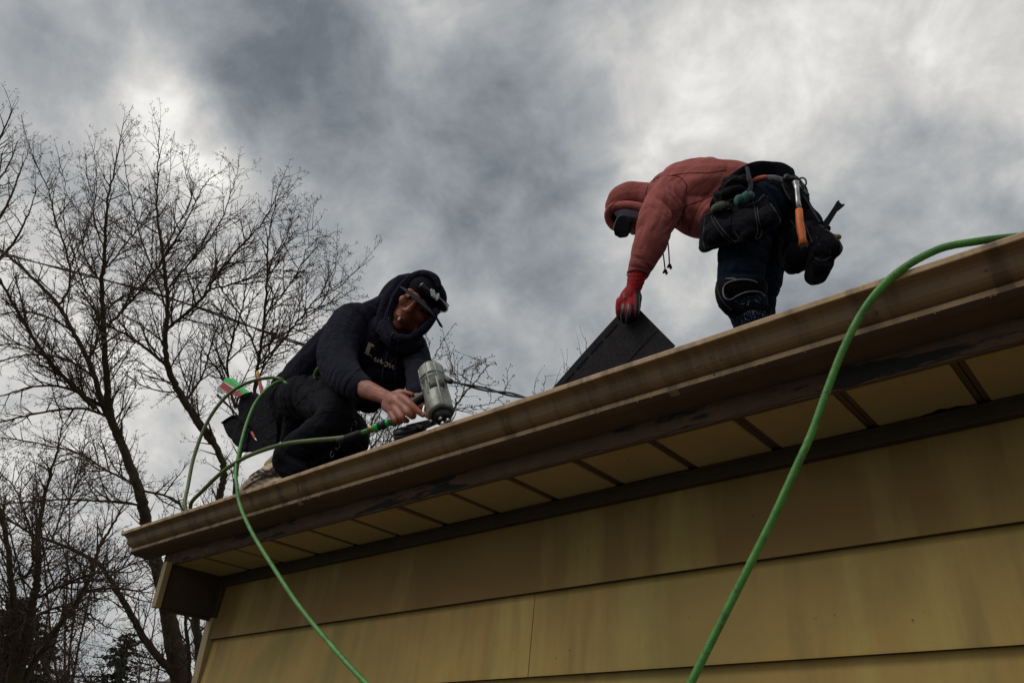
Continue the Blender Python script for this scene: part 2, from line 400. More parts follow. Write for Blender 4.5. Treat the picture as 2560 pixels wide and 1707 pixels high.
# ------------------------------------------------------------------ house
XL, XR = -2.876, 3.6                         # front wall, left and right end
house = empty('house', (XL, 0, 0)); tag(house, 'tan lap-sided house with brown eave gutter and panelled soffit', 'house')
PITCH = .42
def roofz(y): return ZS+.122+PITCH*(y+.24)
YR = 3.4
b = MB()                                     # wall core behind the siding
b.prism([(.012, 0), (2*YR, 0), (2*YR, ZS+.05), (YR, roofz(YR)-.05), (.012, ZS+.05)], XL+.012, XR)
b.build('wall', M_wall, house, False)
rows = [(ZS-.004, ZS-.2336)]
z = ZS-.2336
while z > .12: rows.append((z, max(z-.2033, .06))); z -= .2033
for i, (zt, zb) in enumerate(rows):
    cuts = [XL+.002, XR]
    if i == 1: cuts = [XL+.002, -1.316, 2.34, XR]
    elif i > 0:
        o = [.0, 1.22, 2.44][i % 3]; cuts = [XL+.002]+[XL+o+3.66*k for k in range(0, 3) if XL+.3 < XL+o+3.66*k < XR-.2]+[XR]
        if i == 2: cuts = [XL+.002, 1.9, XR]
    for a, c in zip(cuts, cuts[1:]):
        mb = MB(); up = .016 if i else 0
        mb.prism([(-.0260, zb), (-.0260, zb+.005), (-.0075, zt+up), (.0065, zt+up), (.0065, zb)], a+.0012, c-.0012)
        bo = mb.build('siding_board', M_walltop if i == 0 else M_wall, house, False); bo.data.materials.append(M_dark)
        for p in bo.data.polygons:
            if p.center.z < zb+.001: p.material_index = 1      # raw lower edge of the board, coloured dark to deepen the lap shadow
# corner board below the eave return
b = MB(); b.box((XL-.040, -.0335, .06), (XL+.001, .03, ZS-.155)); b.build('corner_board', M_trimlt, house, False, bevel=.002)
b = MB(); b.box((XL-.0315, -.0300, ZS-.155), (XL+.012, .012, ZS+.008)); b.build('corner_bead', M_trim, house, False, bevel=.002)
# eave return closing the end of the soffit
er = MB(); er.box((XL-.030, -.238, ZS-.155), (XL-.013, -.0303, ZS+.0095)); er = er.build('eave_return', M_trim, house, False, bevel=.0015)
b = MB(); b.box((XL-.034, -.262, ZS-.160), (XL-.004, -.240, ZS+.004)); b.build('edge_trim', M_trimlt, er, False, bevel=.0015)
b = MB(); b.box((XL-.029, -.232, ZS-.166), (XL-.014, -.032, ZS-.157)); b.build('bottom_lip', M_dark, er, False)
for zz_ in (.045, .10, .14):
    b = MB(); b.ball((XL-.0335+.006, -.2625, ZS-zz_), (.0022, .0014, .0022), 8, 5); b.build('nail_head', M_dark, er)
# frieze trim under the soffit: two lengths that overlap
for a, c, y in ((XL+.013, -1.40, 0), (-1.41, XR, -.0022)):
    mb = MB(); mb.prism([(-.034+y, ZS-.0035), (-.034+y, ZS-.008), (-.0265+y, ZS-.010), (-.0265+y, ZS-.029), (-.0310+y, ZS-.031), (-.0315+y, ZS-.036), (-.0290+y, ZS-.038), (-.006, ZS-.038), (-.006, ZS-.0035)], a, c)
    mb.build('frieze_trim', M_trim, house, False)
# soffit
b = MB(); b.box((XL-.03, -.238, ZS+.010), (XR, .0, ZS+.016)); b.build('soffit_backing', M_dark, house, False)
SX0, SP = -2.6932, .20792
edges = [XL-.0225]+[SX0+SP*k for k in range(32) if SX0+SP*k < XR]+[XR]
for i, (a, c) in enumerate(zip(edges, edges[1:])):
    mb = MB()
    lip = .0012*math.sin(i*2.3)
    if i == 12:                              # this panel has come loose and torn along the wall
        top = []; n = 26
        for k in range(n+1):
            t = k/n; yy = -.030
            if .42 < t < .95: yy = -.030-.010*abs(math.sin(t*17))*math.sin((t-.42)/.53*math.pi)-.007*math.sin((t-.42)/.53*math.pi)
            top.append((a+.0125+(c-a-.025)*t, yy))
        out = [(a+.0125, -.236), (c-.0125, -.236)]+top[::-1]
        mb.extr([(x, y, ZS) for x, y in out], [(x, y, ZS+.006) for x, y in out])
    else:
        mb.box((a+.0125, -.236, ZS+lip), (c-.0125, -.030, ZS+.006))
    mb.build('soffit_panel', M_soffit, house, False, bevel=.0012)
    if i:
        mb = MB(); mb.box((a-.0118, -.236, ZS+.005), (a-.0015, -.030, ZS+.009)); mb.box((a+.0015, -.236, ZS+.0035), (a+.0118, -.030, ZS+.009))
        mb.build('soffit_strip', M_strip, house, False)
b = MB()                                     # aluminium lip that carries the outer ends of the panels
b.prism([(-.2385, ZS-.002), (-.228, ZS-.0025), (-.226, ZS-.0005), (-.2385, ZS+.012)], XL-.02, XR); b.build('soffit_lip', M_strip, house, False)
# fascia with rot, built slightly rough along its lower edge
b = MB(); n = 420; vs = []; x0, x1 = XL-.075, XR
for i in range(n+1):
    x = x0+(x1-x0)*i/n
    w = .0030*math.sin(x*37)*math.sin(x*11.3)+.0022*math.sin(x*91+1)
    if i < 14: w += .004*math.sin(i*1.9)
    vs += [(x, -.243+w*.4, ZS+.040), (x, -.2435+w*.5, ZS+.018+w), (x, -.241, ZS+.0015+w*.6), (x, -.2388, ZS+.0015+w*.6), (x, -.2388, ZS+.120), (x, -.243, ZS+.120)]
fs = [(i*6+k, i*6+(k+1) % 6, (i+1)*6+(k+1) % 6, (i+1)*6+k) for i in range(n) for k in range(6)]+[(5, 4, 3, 2, 1, 0), tuple(n*6+k for k in range(6))]
b.add(vs, fs); b.build('fascia', M_fascia, house, False)
b = MB()                                     # rotten block at the end of the eave
for k in range(26):
    b.ball((XL-.075+rnd.random()*.055, -.236+rnd.random()*.03, ZS-.030+rnd.random()*.075), (.010+rnd.random()*.012, .008+rnd.random()*.009, .008+rnd.random()*.010), 8, 6)
me = remesh(b, .003, 2); fold(me, [], .0010, 3); mobj('rotten_block', me, M_fascia, house)
# gutter
GX0, GX1 = -3.088, XR
gp = [(-.2450, .1190), (-.2440, .0400), (-.3060, .0470), (-.3150, .0520), (-.3182, .0548), (-.3185, .0650), (-.3150, .0690), (-.3220, .0712),
      (-.3310, .0745), (-.3375, .0805), (-.3410, .0890), (-.3445, .0985), (-.3505, .1050), (-.3610, .1068), (-.3705, .1066), (-.3725, .1080), (-.3725, .1170), (-.3700, .1205), (-.3650, .1205), (-.3640, .1180)]
gi = [(-.3640, .1140), (-.3530, .1085), (-.3440, .1040), (-.3400, .0985), (-.3375, .0895), (-.3345, .0820), (-.3290, .0770), (-.3210, .0735), (-.3140, .0710), (-.3160, .0650), (-.3155, .0570), (-.3060, .0500), (-.2460, .0430), (-.2465, .1190)]
gut = MB(); prof = gp+gi; n = len(prof); SEG = 60; vs = []
for k in range(SEG+1):
    x = GX0+(GX1-GX0)*k/SEG; w = .0016*math.sin(x*2.1)+.0009*math.sin(x*6.7+1); sc = .0006*math.sin(x*13)
    vs += [(x, y+w*.5-sc, ZS+zz_+w*(.4 if y < -.3 else .1)) for y, zz_ in prof]
gut.add(vs, [(k*n+i, k*n+(i+1) % n, (k+1)*n+(i+1) % n, (k+1)*n+i) for k in range(SEG) for i in range(n)]+[tuple(range(n-1, -1, -1)), tuple(SEG*n+i for i in range(n))])
gutter = gut.build('gutter', M_gutter, house, False)
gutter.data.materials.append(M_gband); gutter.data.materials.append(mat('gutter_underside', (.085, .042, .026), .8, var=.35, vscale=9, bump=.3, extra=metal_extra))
for p in gutter.data.polygons:               # lighter colour paints the sky light caught by the lower bead and rim
    i = p.index % n
    if p.index < SEG*n and i in (4, 14, 15, 16, 17): p.material_index = 1
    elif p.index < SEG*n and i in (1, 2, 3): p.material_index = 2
cap_ = MB(); cp = [(y, ZS+zz_) for y, zz_ in gp[:-2]]; cap_.prism(cp, GX0-.0015, GX0-.0003); cap_.build('end_cap', M_gutter, gutter, False)
# rain drops hanging under the rim and along the bead
d = MB()
for k in range(260):
    x = GX0+.02+rnd.random()*3.1; r = .0008+rnd.random()*.0009
    s_ = rnd.random()
    if s_ < .40: y, zz_ = -.3645-rnd.random()*.004, .1075
    elif s_ < .72: t = rnd.random(); y, zz_ = -.3335-t*.010, .0805+t*.014
    else: y, zz_ = -.3165-rnd.random()*.0012, .0525
    d.ball((x, y, ZS+zz_+.0006), (r, r, r*1.35), 7, 5)
tag(d.build('water_drops', M_drop, gutter), kind='stuff')
for gx in (-2.02, -.72):                     # lap joints of the gutter
    jb = MB(); pj = [(y-.0008 if y < -.3 else y, ZS+zz_-.0008) for y, zz_ in gp[2:15]]
    inner = [(y+.0012, zz_+.0012) for y, zz_ in pj][::-1]
    jb.prism(pj+inner, gx, gx+.022); jb.build('gutter_joint', M_gutter, gutter, False)
# roof
b = MB(); x0, x1 = XL-.10, XR+.1
b.prism([(-.2385, roofz(-.2385)-.020), (YR, roofz(YR)-.020), (YR, roofz(YR)-.002), (-.2385, roofz(-.2385)-.002)], x0, x1)
b.prism([(2*YR+.24, roofz(-.24)-.020), (2*YR+.24, roofz(-.24)-.002), (YR, roofz(YR)-.002), (YR, roofz(YR)-.020)], x0, x1)
roof = b.build('roof', M_dark, house, False)
for row in range(27):
    ya = -.262+row*.137; mb = MB()
    if ya > YR-.05: break
    x = x0-.01-(row % 2)*.25
    while x < x1:
        a, c = max(x, x0-.01), min(x+.95, x1)
        if c > a+.02:
            h = .004+.002*rnd.random()
            mb.prism([(ya, roofz(ya)+.0005), (ya+.16, roofz(ya+.16)-.0015), (ya+.16, roofz(ya+.16)+.0025), (ya, roofz(ya)+h)], a+.001, c-.001)
        x += .95
    mb.build('shingle_course', M_shingle, roof, False)
mb = MB()
for row in range(22):
    y2 = 2*YR+.26-row*.16; ya = 2*YR-y2
    mb.prism([(y2, roofz(ya)+.0005), (y2-.16, roofz(ya+.16)-.0015), (y2-.16, roofz(ya+.16)+.0025), (y2, roofz(ya)+.005)][::-1], x0, x1)
tag(mb.build('rear_shingles', M_shingle, roof, False), kind='stuff')

# ------------------------------------------------------------------ people: helpers
def flex(mb, z, s, pts, **kw): chain(mb, z, s, pts, **kw)
def ax(r, u, f): return (R*r[0]+U*r[1]-F*r[2]).normalized()      # a direction given as right, up, towards the camera
class Head:                                  # local frame: r to the viewer's right, u chin to crown, f out of the face
    def __init__(s, c, u, f):
        s.c = c; s.u = u.normalized(); s.f = (f-s.u*f.dot(s.u)).normalized(); s.r = s.f.cross(s.u)*-1
        s.M = Matrix((s.r, s.u, s.f)).transposed()
    def p(s, r, u, f): return s.c+s.r*r+s.u*u+s.f*f
    def face(s, mb):
        B = lambda r, u, f, a, b_=None, c_=None: mb.ball(s.p(r, u, f), (a, b_ or a, c_ or a), 16, 11, s.M)
        B(0, .035, -.012, .074, .083, .092); B(0, -.005, .010, .066, .085, .078)
        B(0, -.062, .030, .049, .045, .052); B(0, -.100, .055, .024, .018, .020)
        for k in (-1, 1):
            B(k*.044, -.060, .008, .020, .035, .042); B(k*.040, -.012, .066, .023, .021, .019); B(k*.016, .034, .080, .020, .010, .013)
            B(k*.042, .030, .070, .020, .011, .015); B(k*.0125, -.036, .098, .0105, .0085, .012); B(k*.074, .0, -.012, .008, .028, .017)
        mb.tube([s.p(0, .024, .084), s.p(0, .0, .098), s.p(0, -.028, .112)], [.0105, .0115, .0135], 12)
        mb.tube([s.p(-.024, -.066, .080), s.p(-.009, -.060, .0905), s.p(0, -.0615, .0915), s.p(.009, -.060, .0905), s.p(.024, -.066, .080)], [.004, .0058, .0052, .0058, .004], 10)
        mb.tube([s.p(-.022, -.069, .079), s.p(0, -.073, .0885), s.p(.022, -.069, .079)], [.004, .0074, .004], 10)
        mb.tube([s.p(0, -.05, -.03), s.p(0, -.13, -.045)], [.056, .060], 14)
    def details(s, person, jaw=.8):
        for k in (-1, 1):
            e = MB(); e.ball(s.p(k*.0305, .008, .0705), (.0125, .0085, .0105), 14, 9, s.M); e.build('eye', M_eye, person)
            e = MB(); e.tube([s.p(k*.013, .0235, .0935), s.p(k*.03, .0290, .0885), s.p(k*.048, .0225, .0775)], [.0030, .0042, .0022], 8); e.build('eyebrow', M_hair, person)
def hand(mb, wrist, palm, fingers, rp):      # palm and five finger chains of (point, radius)
    mb.tube([wrist[0], palm[0]], [wrist[1], palm[1]], 14)
    for f in fingers:
        q = spline(f, 4); mb.tube([p for p, r in q], [r for p, r in q], 10)

# ------------------------------------------------------------------ the kneeling roofer with the nail gun
s1 = 800/1960; s8 = 380/2128; s7 = 260/2038
man1 = empty('person', J(Z1, s1, 850, 1150, .0)[0])
tag(man1, 'crouching man in a dark navy hoodie and flat-brimmed cap working a nail gun', 'person')
hc = aty(*Z7(1085, 840), .005)
H1 = Head(hc, ax((.70, .71, .10), 0, 0) if False else (R*.70+U*.71-F*-.05), (-F*.93 - R*.22 - U*.27))
torso1 = [[(1270,330,.03,95),(1160,420,.02,135),(1040,510,-.01,150),(900,640,-.01,150),(780,760,.04,138)],
          [(1400,500,.12,105),(1390,620,.10,120),(1290,740,.09,130),(1100,810,.08,145),(900,820,.09,140)],
          [(1250,450,.06,125),(1200,600,.03,145),(1050,700,.04,155)],
          [(1250,790,.08,100),(1180,880,.08,88)], [(1100,400,.05,120),(1400,480,.12,100)]]
arm_f1 = [(1440,545,.13,92),(1478,640,.08,86),(1488,740,.0,78),(1470,860,-.08,66),(1500,930,-.14,48)]
arm_n1 = [(1075,405,-.06,122),(1010,510,-.13,126),(985,630,-.18,122),(1025,725,-.22,112),(1085,775,-.25,92),(1142,805,-.26,72)]
pelvis1 = [[(745,820,.04,135),(690,900,.05,140),(680,1000,.05,120)], [(800,850,.0,140),(900,850,.10,135)]]
leg_n1 = [(740,870,-.02,135),(850,870,-.08,130),(945,900,-.15,125),(990,945,-.20,108),(945,1040,-.21,122),(850,1110,-.22,116),(745,1185,-.25,108),(682,1235,-.27,92),(700,1290,-.26,84),(740,1340,-.25,70)]
leg_f1 = [(820,900,.10,130),(950,985,.10,125),(1050,1060,.06,112),(1062,1120,.03,106),(960,1180,.02,120),(850,1230,.02,120),(770,1310,.05,90),(790,1390,.05,66)]
# body: one continuous surface under the clothes, with head and hands
mb = MB(); H1.face(mb)
for c_ in torso1: chain(mb, Z1, s1, c_, k=.78)
chain(mb, Z1, s1, arm_f1, k=.6)
for c_ in pelvis1: chain(mb, Z1, s1, c_, k=.78)
chain(mb, Z1, s1, leg_n1, k=.62); chain(mb, Z1, s1, leg_f1, k=.62)
chain(mb, Z1, s1, arm_n1[:-1], k=.55)
HP = lambda x, y, Y, r: J(Z8, s8, x, y, Y, r)
fore = [J(Z1, s1, 1040, 745, -.225, 62), J(Z1, s1, 1130, 800, -.255, 60), HP(400, 555, -.275, 122), HP(530, 610, -.29, 106), HP(640, 655, -.30, 100)]
q = spline(fore, 5); mb.tube([p for p, r in q], [r for p, r in q], 16)
mb.tube([HP(640,655,-.30,100)[0], HP(735,700,-.31,100)[0], HP(790,730,-.312,92)[0]], [HP(0,0,-.3,96)[1], HP(0,0,-.3,104)[1], HP(0,0,-.3,84)[1]], 14)
mb.tube([HP(620,740,-.305,80)[0], HP(700,820,-.31,80)[0]], [HP(0,0,-.3,90)[1], HP(0,0,-.3,84)[1]], 14)
fing = [[HP(760,610,-.310,60), HP(850,660,-.325,60), HP(935,735,-.330,56), HP(1020,815,-.322,48), HP(1105,880,-.312,40)],
        [HP(745,690,-.315,62), HP(830,760,-.328,58), HP(900,850,-.332,52), HP(960,905,-.318,44), HP(985,880,-.302,38)],
        [HP(700,760,-.315,62), HP(760,840,-.328,56), HP(815,925,-.330,50), HP(880,960,-.312,42)],
        [HP(640,800,-.310,58), HP(680,890,-.322,50), HP(730,965,-.322,44), HP(795,985,-.305,36)],
        [HP(700,600,-.295,60), HP(790,565,-.292,50), HP(880,575,-.286,42), HP(960,598,-.280,34)]]
for f_ in fing:
    q = spline(f_, 4); mb.tube([p for p, r in q], [r for p, r in q], 10)
far = [[HP(1150,760,-.17,62), HP(1210,800,-.19,56), HP(1270,800,-.20,48)], [HP(1150,720,-.17,58), HP(1230,740,-.19,50), HP(1290,735,-.2,42)], [HP(1120,700,-.17,58), HP(1170,650,-.19,46), HP(1230,640,-.2,40)],
       [HP(1150,800,-.17,58), HP(1200,850,-.19,50), HP(1260,860,-.20,42)], [HP(1150,830,-.17,54), HP(1190,900,-.19,46), HP(1240,920,-.20,38)]]
mb.tube([J(Z1,s1,1480,880,-.12,50)[0], HP(1140,770,-.16,80)[0]], [.024, .030], 12)
for f_ in far:
    q = spline(f_, 4); mb.tube([p for p, r in q], [r for p, r in q], 10)
me = remesh(mb, .0036, 2, .5)
body1 = mobj('body', me, M_skin, man1); T_body1 = bvh(me)
H1.details(man1)
# finger nails
for f_ in fing[:3]:
    a, r_ = f_[-1]; n_ = MB(); n_.ball(a-F*r_*.75+U*r_*.1, (r_*.55, r_*.35, r_*.4), 8, 6); n_.build('fingernail', mat('nail', (.42, .24, .18), .35), man1)
# veins on the back of the hand and wrist
for pts in ([(330,470),(430,520),(560,560),(650,620)], [(560,560),(660,560),(740,590)], [(400,600),(520,640),(600,690)], [(650,620),(720,700),(800,760)]):
    q = spline([(Vector((*Z8(x, y), 0)), 0) for x, y in pts], 8); P = [stick(T_body1, p.x, p.y, -.0006) for p, _ in q]; P = [p for p in P if p]
    if len(P) > 3: v_ = MB(); v_.tube(P, .0016, 6); v_.build('vein', M_skin, man1)
# hoodie
mb = MB()
for c_ in torso1: chain(mb, Z1, s1, c_)
chain(mb, Z1, s1, arm_f1[:-1]); chain(mb, Z1, s1, arm_n1, round_=True)
chain(mb, Z1, s1, [(1300,360,.05,95),(1350,290,.09,125),(1400,255,.11,140),(1455,245,.12,142)])
chain(mb, Z1, s1, [(1255,420,-.01,58),(1290,470,-.02,52),(1330,520,-.02,46),(1400,548,-.015,44),(1480,540,.01,42)])
chain(mb, Z1, s1, [(1320,400,.09,80),(1380,420,.10,74),(1480,420,.07,66),(1545,370,.06,48)])
rim1 = [(1378,506,-.065,20),(1322,474,-.078,22),(1298,404,-.082,25),(1318,318,-.082,27),(1362,236,-.075,30),(1412,168,-.06,32),(1478,122,-.035,30),(1540,112,-.03,26),(1595,140,-.02,22),(1612,190,-.01,20)]
chain(mb, Z1, s1, rim1)
chain(mb, Z1, s1, [(1270,400,-.03,34),(1285,455,-.045,34),(1312,505,-.045,30),(1355,528,-.04,28)])
chain(mb, Z1, s1, [(x-30, y, Y+.05, r*1.7) for x, y, Y, r in rim1[:6]])
chain(mb, Z1, s1, [(1382,498,-.045,22),(1425,508,-.03,24),(1480,480,-.02,26),(1535,430,-.01,26),(1575,380,.0,22),(1592,330,.01,18)])
me = remesh(mb, .0048, 7)
P1 = lambda x, y, Y: aty(*Z1(x, y), Y)
fold(me, [(P1(985,650,-.2), .10, R*.25+U*.95, 26, .0085), (P1(1060,760,-.25), .07, R*.8-U*.55, 32, .006), (P1(900,600,-.05), .12, R*.7+U*.65, 15, .008),
          (P1(1080,430,-.05), .10, R*.75+U*.5, 14, .007), (P1(1180,560,.0), .11, R*.98+U*.15, 20, .007), (P1(1330,300,-.04), .09, R*.85+U*.2, 19, .007),
          (P1(1480,660,.05), .09, R*.2+U*1.0, 22, .006), (P1(780,720,0), .11, R*.35+U*.95, 17, .007), (P1(1400,150,0), .08, R*.6-U*.6, 18, .004), (P1(1250,800,.05), .1, U, 20, .006)], .0011, 3)
hood1 = mobj('hoodie', me, M_navy, man1); T_h1 = bvh(me)
seam(T_h1, Z1, [(1052,870),(1030,830),(1040,790),(1075,745),(1110,700),(1135,682)], .0016, 'cuff_seam', M_cap, hood1)
seam(T_h1, Z1, [(1105,865),(1098,840),(1115,800),(1150,765),(1190,748)], .0040, 'cuff_hem', M_navy, hood1)
seam(T_h1, Z1, [(1040,290),(1120,340),(1165,410),(1165,490),(1140,560)], .0016, 'shoulder_seam', M_cap, hood1)
seam(T_h1, Z1, [(1300,350),(1330,270),(1370,190),(1430,120)], .0016, 'hood_seam', M_cap, hood1)
for pts in ([(1328,470),(1312,530),(1290,620),(1268,700),(1262,770)], [(1360,520),(1352,600),(1345,680),(1344,750),(1346,820)]):
    seam(T_h1, Z1, pts, .0030, 'drawstring', mat('slate_cord', (.020, .032, .052), .7), hood1)
seam(T_h1, Z1, [(1205,900),(1240,880),(1262,850)], .002, 'pocket_seam', M_cap, hood1)
# the printed word across the chest, as far as the folds let it be read
def patch(quad, name, m, parent, tree, z, off=.0012, n=6):
    mb = MB(); a, b_, c_, d_ = [Vector((*z(*p), 0)) for p in quad]; vs = []
    for i in range(n+1):
        for k in range(n+1):
            t, u = i/n, k/n; p = (a*(1-t)+b_*t)*(1-u)+(d_*(1-t)+c_*t)*u
            w = stick(tree, p.x, p.y, off); vs.append(w or (vs[-1] if vs else Vector((0, 0, 0))))
    mb.add(vs, [(i*(n+1)+k, i*(n+1)+k+1, (i+1)*(n+1)+k+1, (i+1)*(n+1)+k) for i in range(n) for k in range(n)])
    return mb
wp = MB()
for quad in ([(650,245),(800,300),(650,715),(485,685)], [(795,300),(875,370),(848,440),(775,385)], [(560,690),(650,690),(775,740),(745,785)], [(640,640),(680,690),(640,760),(570,720)]):
    q = patch(quad, '', None, None, T_h1, ZL); wp.add(q.v, q.f)
def stroke(pts, w):
    q = spline([(Vector((*ZL(x, y), 0)), 0) for x, y in pts], 6); P = [stick(T_h1, p.x, p.y, .0010) for p, _ in q]; P = [p for p in P if p]
    if len(P) > 1: wp.tube(P, w*(140/2195)*3.0/FPX/2, 8)
for pts, w in (([(790,900),(830,905),(885,860)],22), ([(770,800),(765,850),(790,900)],18), ([(925,865),(918,930),(910,990)],88), ([(910,1000),(960,985),(1040,895)],30), ([(1045,905),(1020,970),(1000,1025)],52),
               ([(1005,1030),(1060,1000),(1150,930)],30), ([(1155,945),(1150,1010),(1160,1075)],84), ([(1160,1080),(1200,1075),(1235,1055)],34),
               ([(1400,1060),(1345,1040),(1285,1075),(1280,1150),(1330,1190),(1395,1170),(1415,1110),(1395,1085)],52), ([(1400,1085),(1440,1090),(1490,1095)],30),
               ([(1505,1115),(1495,1180),(1480,1240)],66), ([(1485,1250),(1540,1215),(1620,1150)],30), ([(1630,1165),(1620,1230),(1630,1295)],74), ([(1640,1300),(1690,1290),(1755,1250)],34), ([(1612,885),(1560,980),(1512,1065)],10)):
    stroke(pts, w)
wp.build('chest_print', M_print, hood1)
# trousers
mb = MB()
for c_ in pelvis1: chain(mb, Z1, s1, c_)
chain(mb, Z1, s1, leg_n1); chain(mb, Z1, s1, leg_f1)
chain(mb, Z1, s1, [(640,790,.03,60),(720,740,.03,62),(900,780,.0,70)])
chain(mb, Z1, s1, [(760,1010,.03,110),(720,1110,.03,80)])
chain(mb, Z1, s1, [(1085,1120,.03,85),(1090,1180,.04,80),(1000,1260,.05,70)])
me = remesh(mb, .0048, 6)
fold(me, [(P1(760,850,-.1), .16, R*.85+U*.55, 15, .010), (P1(900,830,-.15), .12, R*.75+U*.65, 19, .008), (P1(980,960,-.25), .08, R*.2+U*.9, 24, .006), (P1(830,1100,-.28), .14, R*.75+U*.65, 13, .009),
          (P1(690,1220,-.3), .08, R*.5+U*.85, 26, .007), (P1(1060,1130,0), .09, R*.9+U*.4, 20, .007), (P1(900,1200,-.1), .1, R*.6-U*.8, 14, .006), (P1(640,880,.0), .1, R*.8+U*.4, 18, .006)], .0012, 5)
pants1 = mobj('trousers', me, M_pants, man1); T_p1 = bvh(me)
seam(T_p1, Z1, [(600,1080),(660,1010),(720,930),(790,860),(900,800)], .0016, 'side_seam', M_cap, pants1)
seam(T_p1, Z1, [(940,1230),(975,1180),(1010,1125),(1050,1070),(1085,1010),(1110,970)], .0045, 'eyelet_tape', M_cap, pants1)
for x, y in ((1093,1032),(1063,1072),(1027,1112),(990,1162),(958,1212)):
    w = stick(bvhs([pants1.data, hood1.data]), *Z1(x, y), .003)
    if w:
        e = MB(); P = [w+(R*math.cos(a)*.0085*.75+U*math.sin(a)*.0125+R*math.sin(a)*.003) for a in [k*math.pi/9 for k in range(19)]]
        e.tube(P, .0016, 6, round_=False); e.build('eyelet', M_steel, pants1)
# shoe, sock
shoe = MB()
chain(shoe, Z1, s1, [(640,1330,-.255,78),(590,1348,-.265,80),(530,1375,-.275,68),(460,1412,-.285,52),(425,1440,-.29,42)])
chain(shoe, Z1, s1, [(660,1410,-.255,70),(560,1425,-.265,60),(450,1450,-.28,50)])
me = remesh(shoe, .0036, 4); fold(me, [(P1(540,1340,-.28), .06, R*.3+U*.95, 62, .004)], .0004, 2)
shoe1 = mobj('shoe', me, M_shoe, man1); T_s1 = bvh(me)
for k in range(11):
    t = k/10; x = 505+t*120; y = 1278+18*math.sin(k*1.7)+t*4
    pts = [(x-55+8*math.sin(k*3), y+66+8*math.cos(k)), (x-15, y+44), (x+20, y+58), (x+52, y+34+6*math.sin(k*2))]
    seam(T_s1, Z1, pts, .0024, 'lace', M_lace, shoe1, smoothd=1)
for yy_ in (0, 22):
    seam(T_s1, Z1, [(410+yy_,1428-yy_*.4),(470+yy_,1385-yy_*.5),(550,1356-yy_*.4),(640,1342-yy_)], .0018, 'sole_seam', M_lace, shoe1)
sk = MB(); chain(sk, Z1, s1, [(640,1225,-.25,40),(600,1262,-.262,38),(578,1285,-.265,40)]); sk.build('sock', mat('cream_sock', (.56, .44, .25), .85, bump=.4, bscale=200), man1)
sh2 = MB(); chain(sh2, Z1, s1, [(800,1420,.05,66),(720,1450,.06,60),(640,1480,.06,50)]); sh2.build('shoe', M_shoe, man1)
HC = Head(H1.c, H1.u, H1.f*math.cos(.50)+H1.r*math.sin(.50))
# cap: crown, brim, lettering, goggles pushed up on it
cp_ = MB(); cp_.ball(HC.p(0, .060, .004), (.083, .074, .092), 22, 15, HC.M)
cap1 = cp_.build('cap', M_cap, man1)
br = MB(); vs = []; n = 22
for side in (0, 1):
    for k in range(n+1):
        a = -1.42+2.84*k/n
        for j in range(7):
            t = j/6
            vs.append(HC.p(math.sin(a)*(.083+.036*t), .038-.010*math.sin(a)**2-.012*t-.0035*side, math.cos(a)*(.088+.072*t)+.006))
m_ = (n+1)*7; fs = []
for k in range(n):
    for j in range(6):
        a = k*7+j; fs += [(a, a+1, a+8, a+7), (m_+a, m_+a+7, m_+a+8, m_+a+1)]
for k in range(n): fs.append((k*7+6, m_+k*7+6, m_+(k+1)*7+6, (k+1)*7+6))
for j in range(6): fs += [(j, m_+j, m_+j+1, j+1), (n*7+j, n*7+j+1, m_+n*7+j+1, m_+n*7+j)]
br.add(vs, fs); brim = br.build('brim', M_grey, cap1)
gg = MB(); vs = []; n = 24
for k in range(n+1):
    a = -.95+1.9*k/n
    hgt = .011+.008*math.cos(a)+.004*abs(math.sin(2*a)); rr = .092
    for (dh, dr) in ((1, 0), (.5, .012), (0, .015), (-.5, .012), (-1, .002)):
        vs.append(HC.p(math.sin(a)*(rr+dr)*.92, .072+dh*hgt+.002, math.cos(a)*(rr+dr)+.002))
gg.add(vs, [(k*5+j, k*5+j+1, (k+1)*5+j+1, (k+1)*5+j) for k in range(n) for j in range(4)])
gl = gg.build('goggles', M_lens, man1); so_ = gl.modifiers.new('s', 'SOLIDIFY'); so_.thickness = .004
fr = MB(); fr.tube([HC.p(math.sin(a)*.089, .072+.0125+.008*math.cos(a)+.004*abs(math.sin(2*a)), math.cos(a)*.0965+.003) for a in [-.95+1.9*k/n for k in range(n+1)]], .0016, 8); fr.build('goggles_frame', M_grey, gl)
for (x0, y0, x1, y1, w) in ((1400,515,1420,620,.0055), (1440,530,1450,620,.0055), (1450,650,1530,600,.0050), (1530,600,1500,690,.0060)):
    TC = bvhs([cap1.data, hood1.data, gl.data]); w0 = stick(TC, *Z7(x0, y0), .003); w1 = stick(TC, *Z7(x1, y1), .003)
    if w0 and w1: l_ = MB(); l_.tube([w0, w1], w, 6); l_.build('cap_lettering', M_white, cap1, False)
ci = MB(); a = H1.p(-.004, -.068, .093); ci.tube([a, a+(-F*.024-U*.010-R*.004)], .0040, 10, round_=False)
cig = tag(ci.build('cigarette', M_white, None), 'short white cigarette between the lips of the man in navy', 'cigarette')

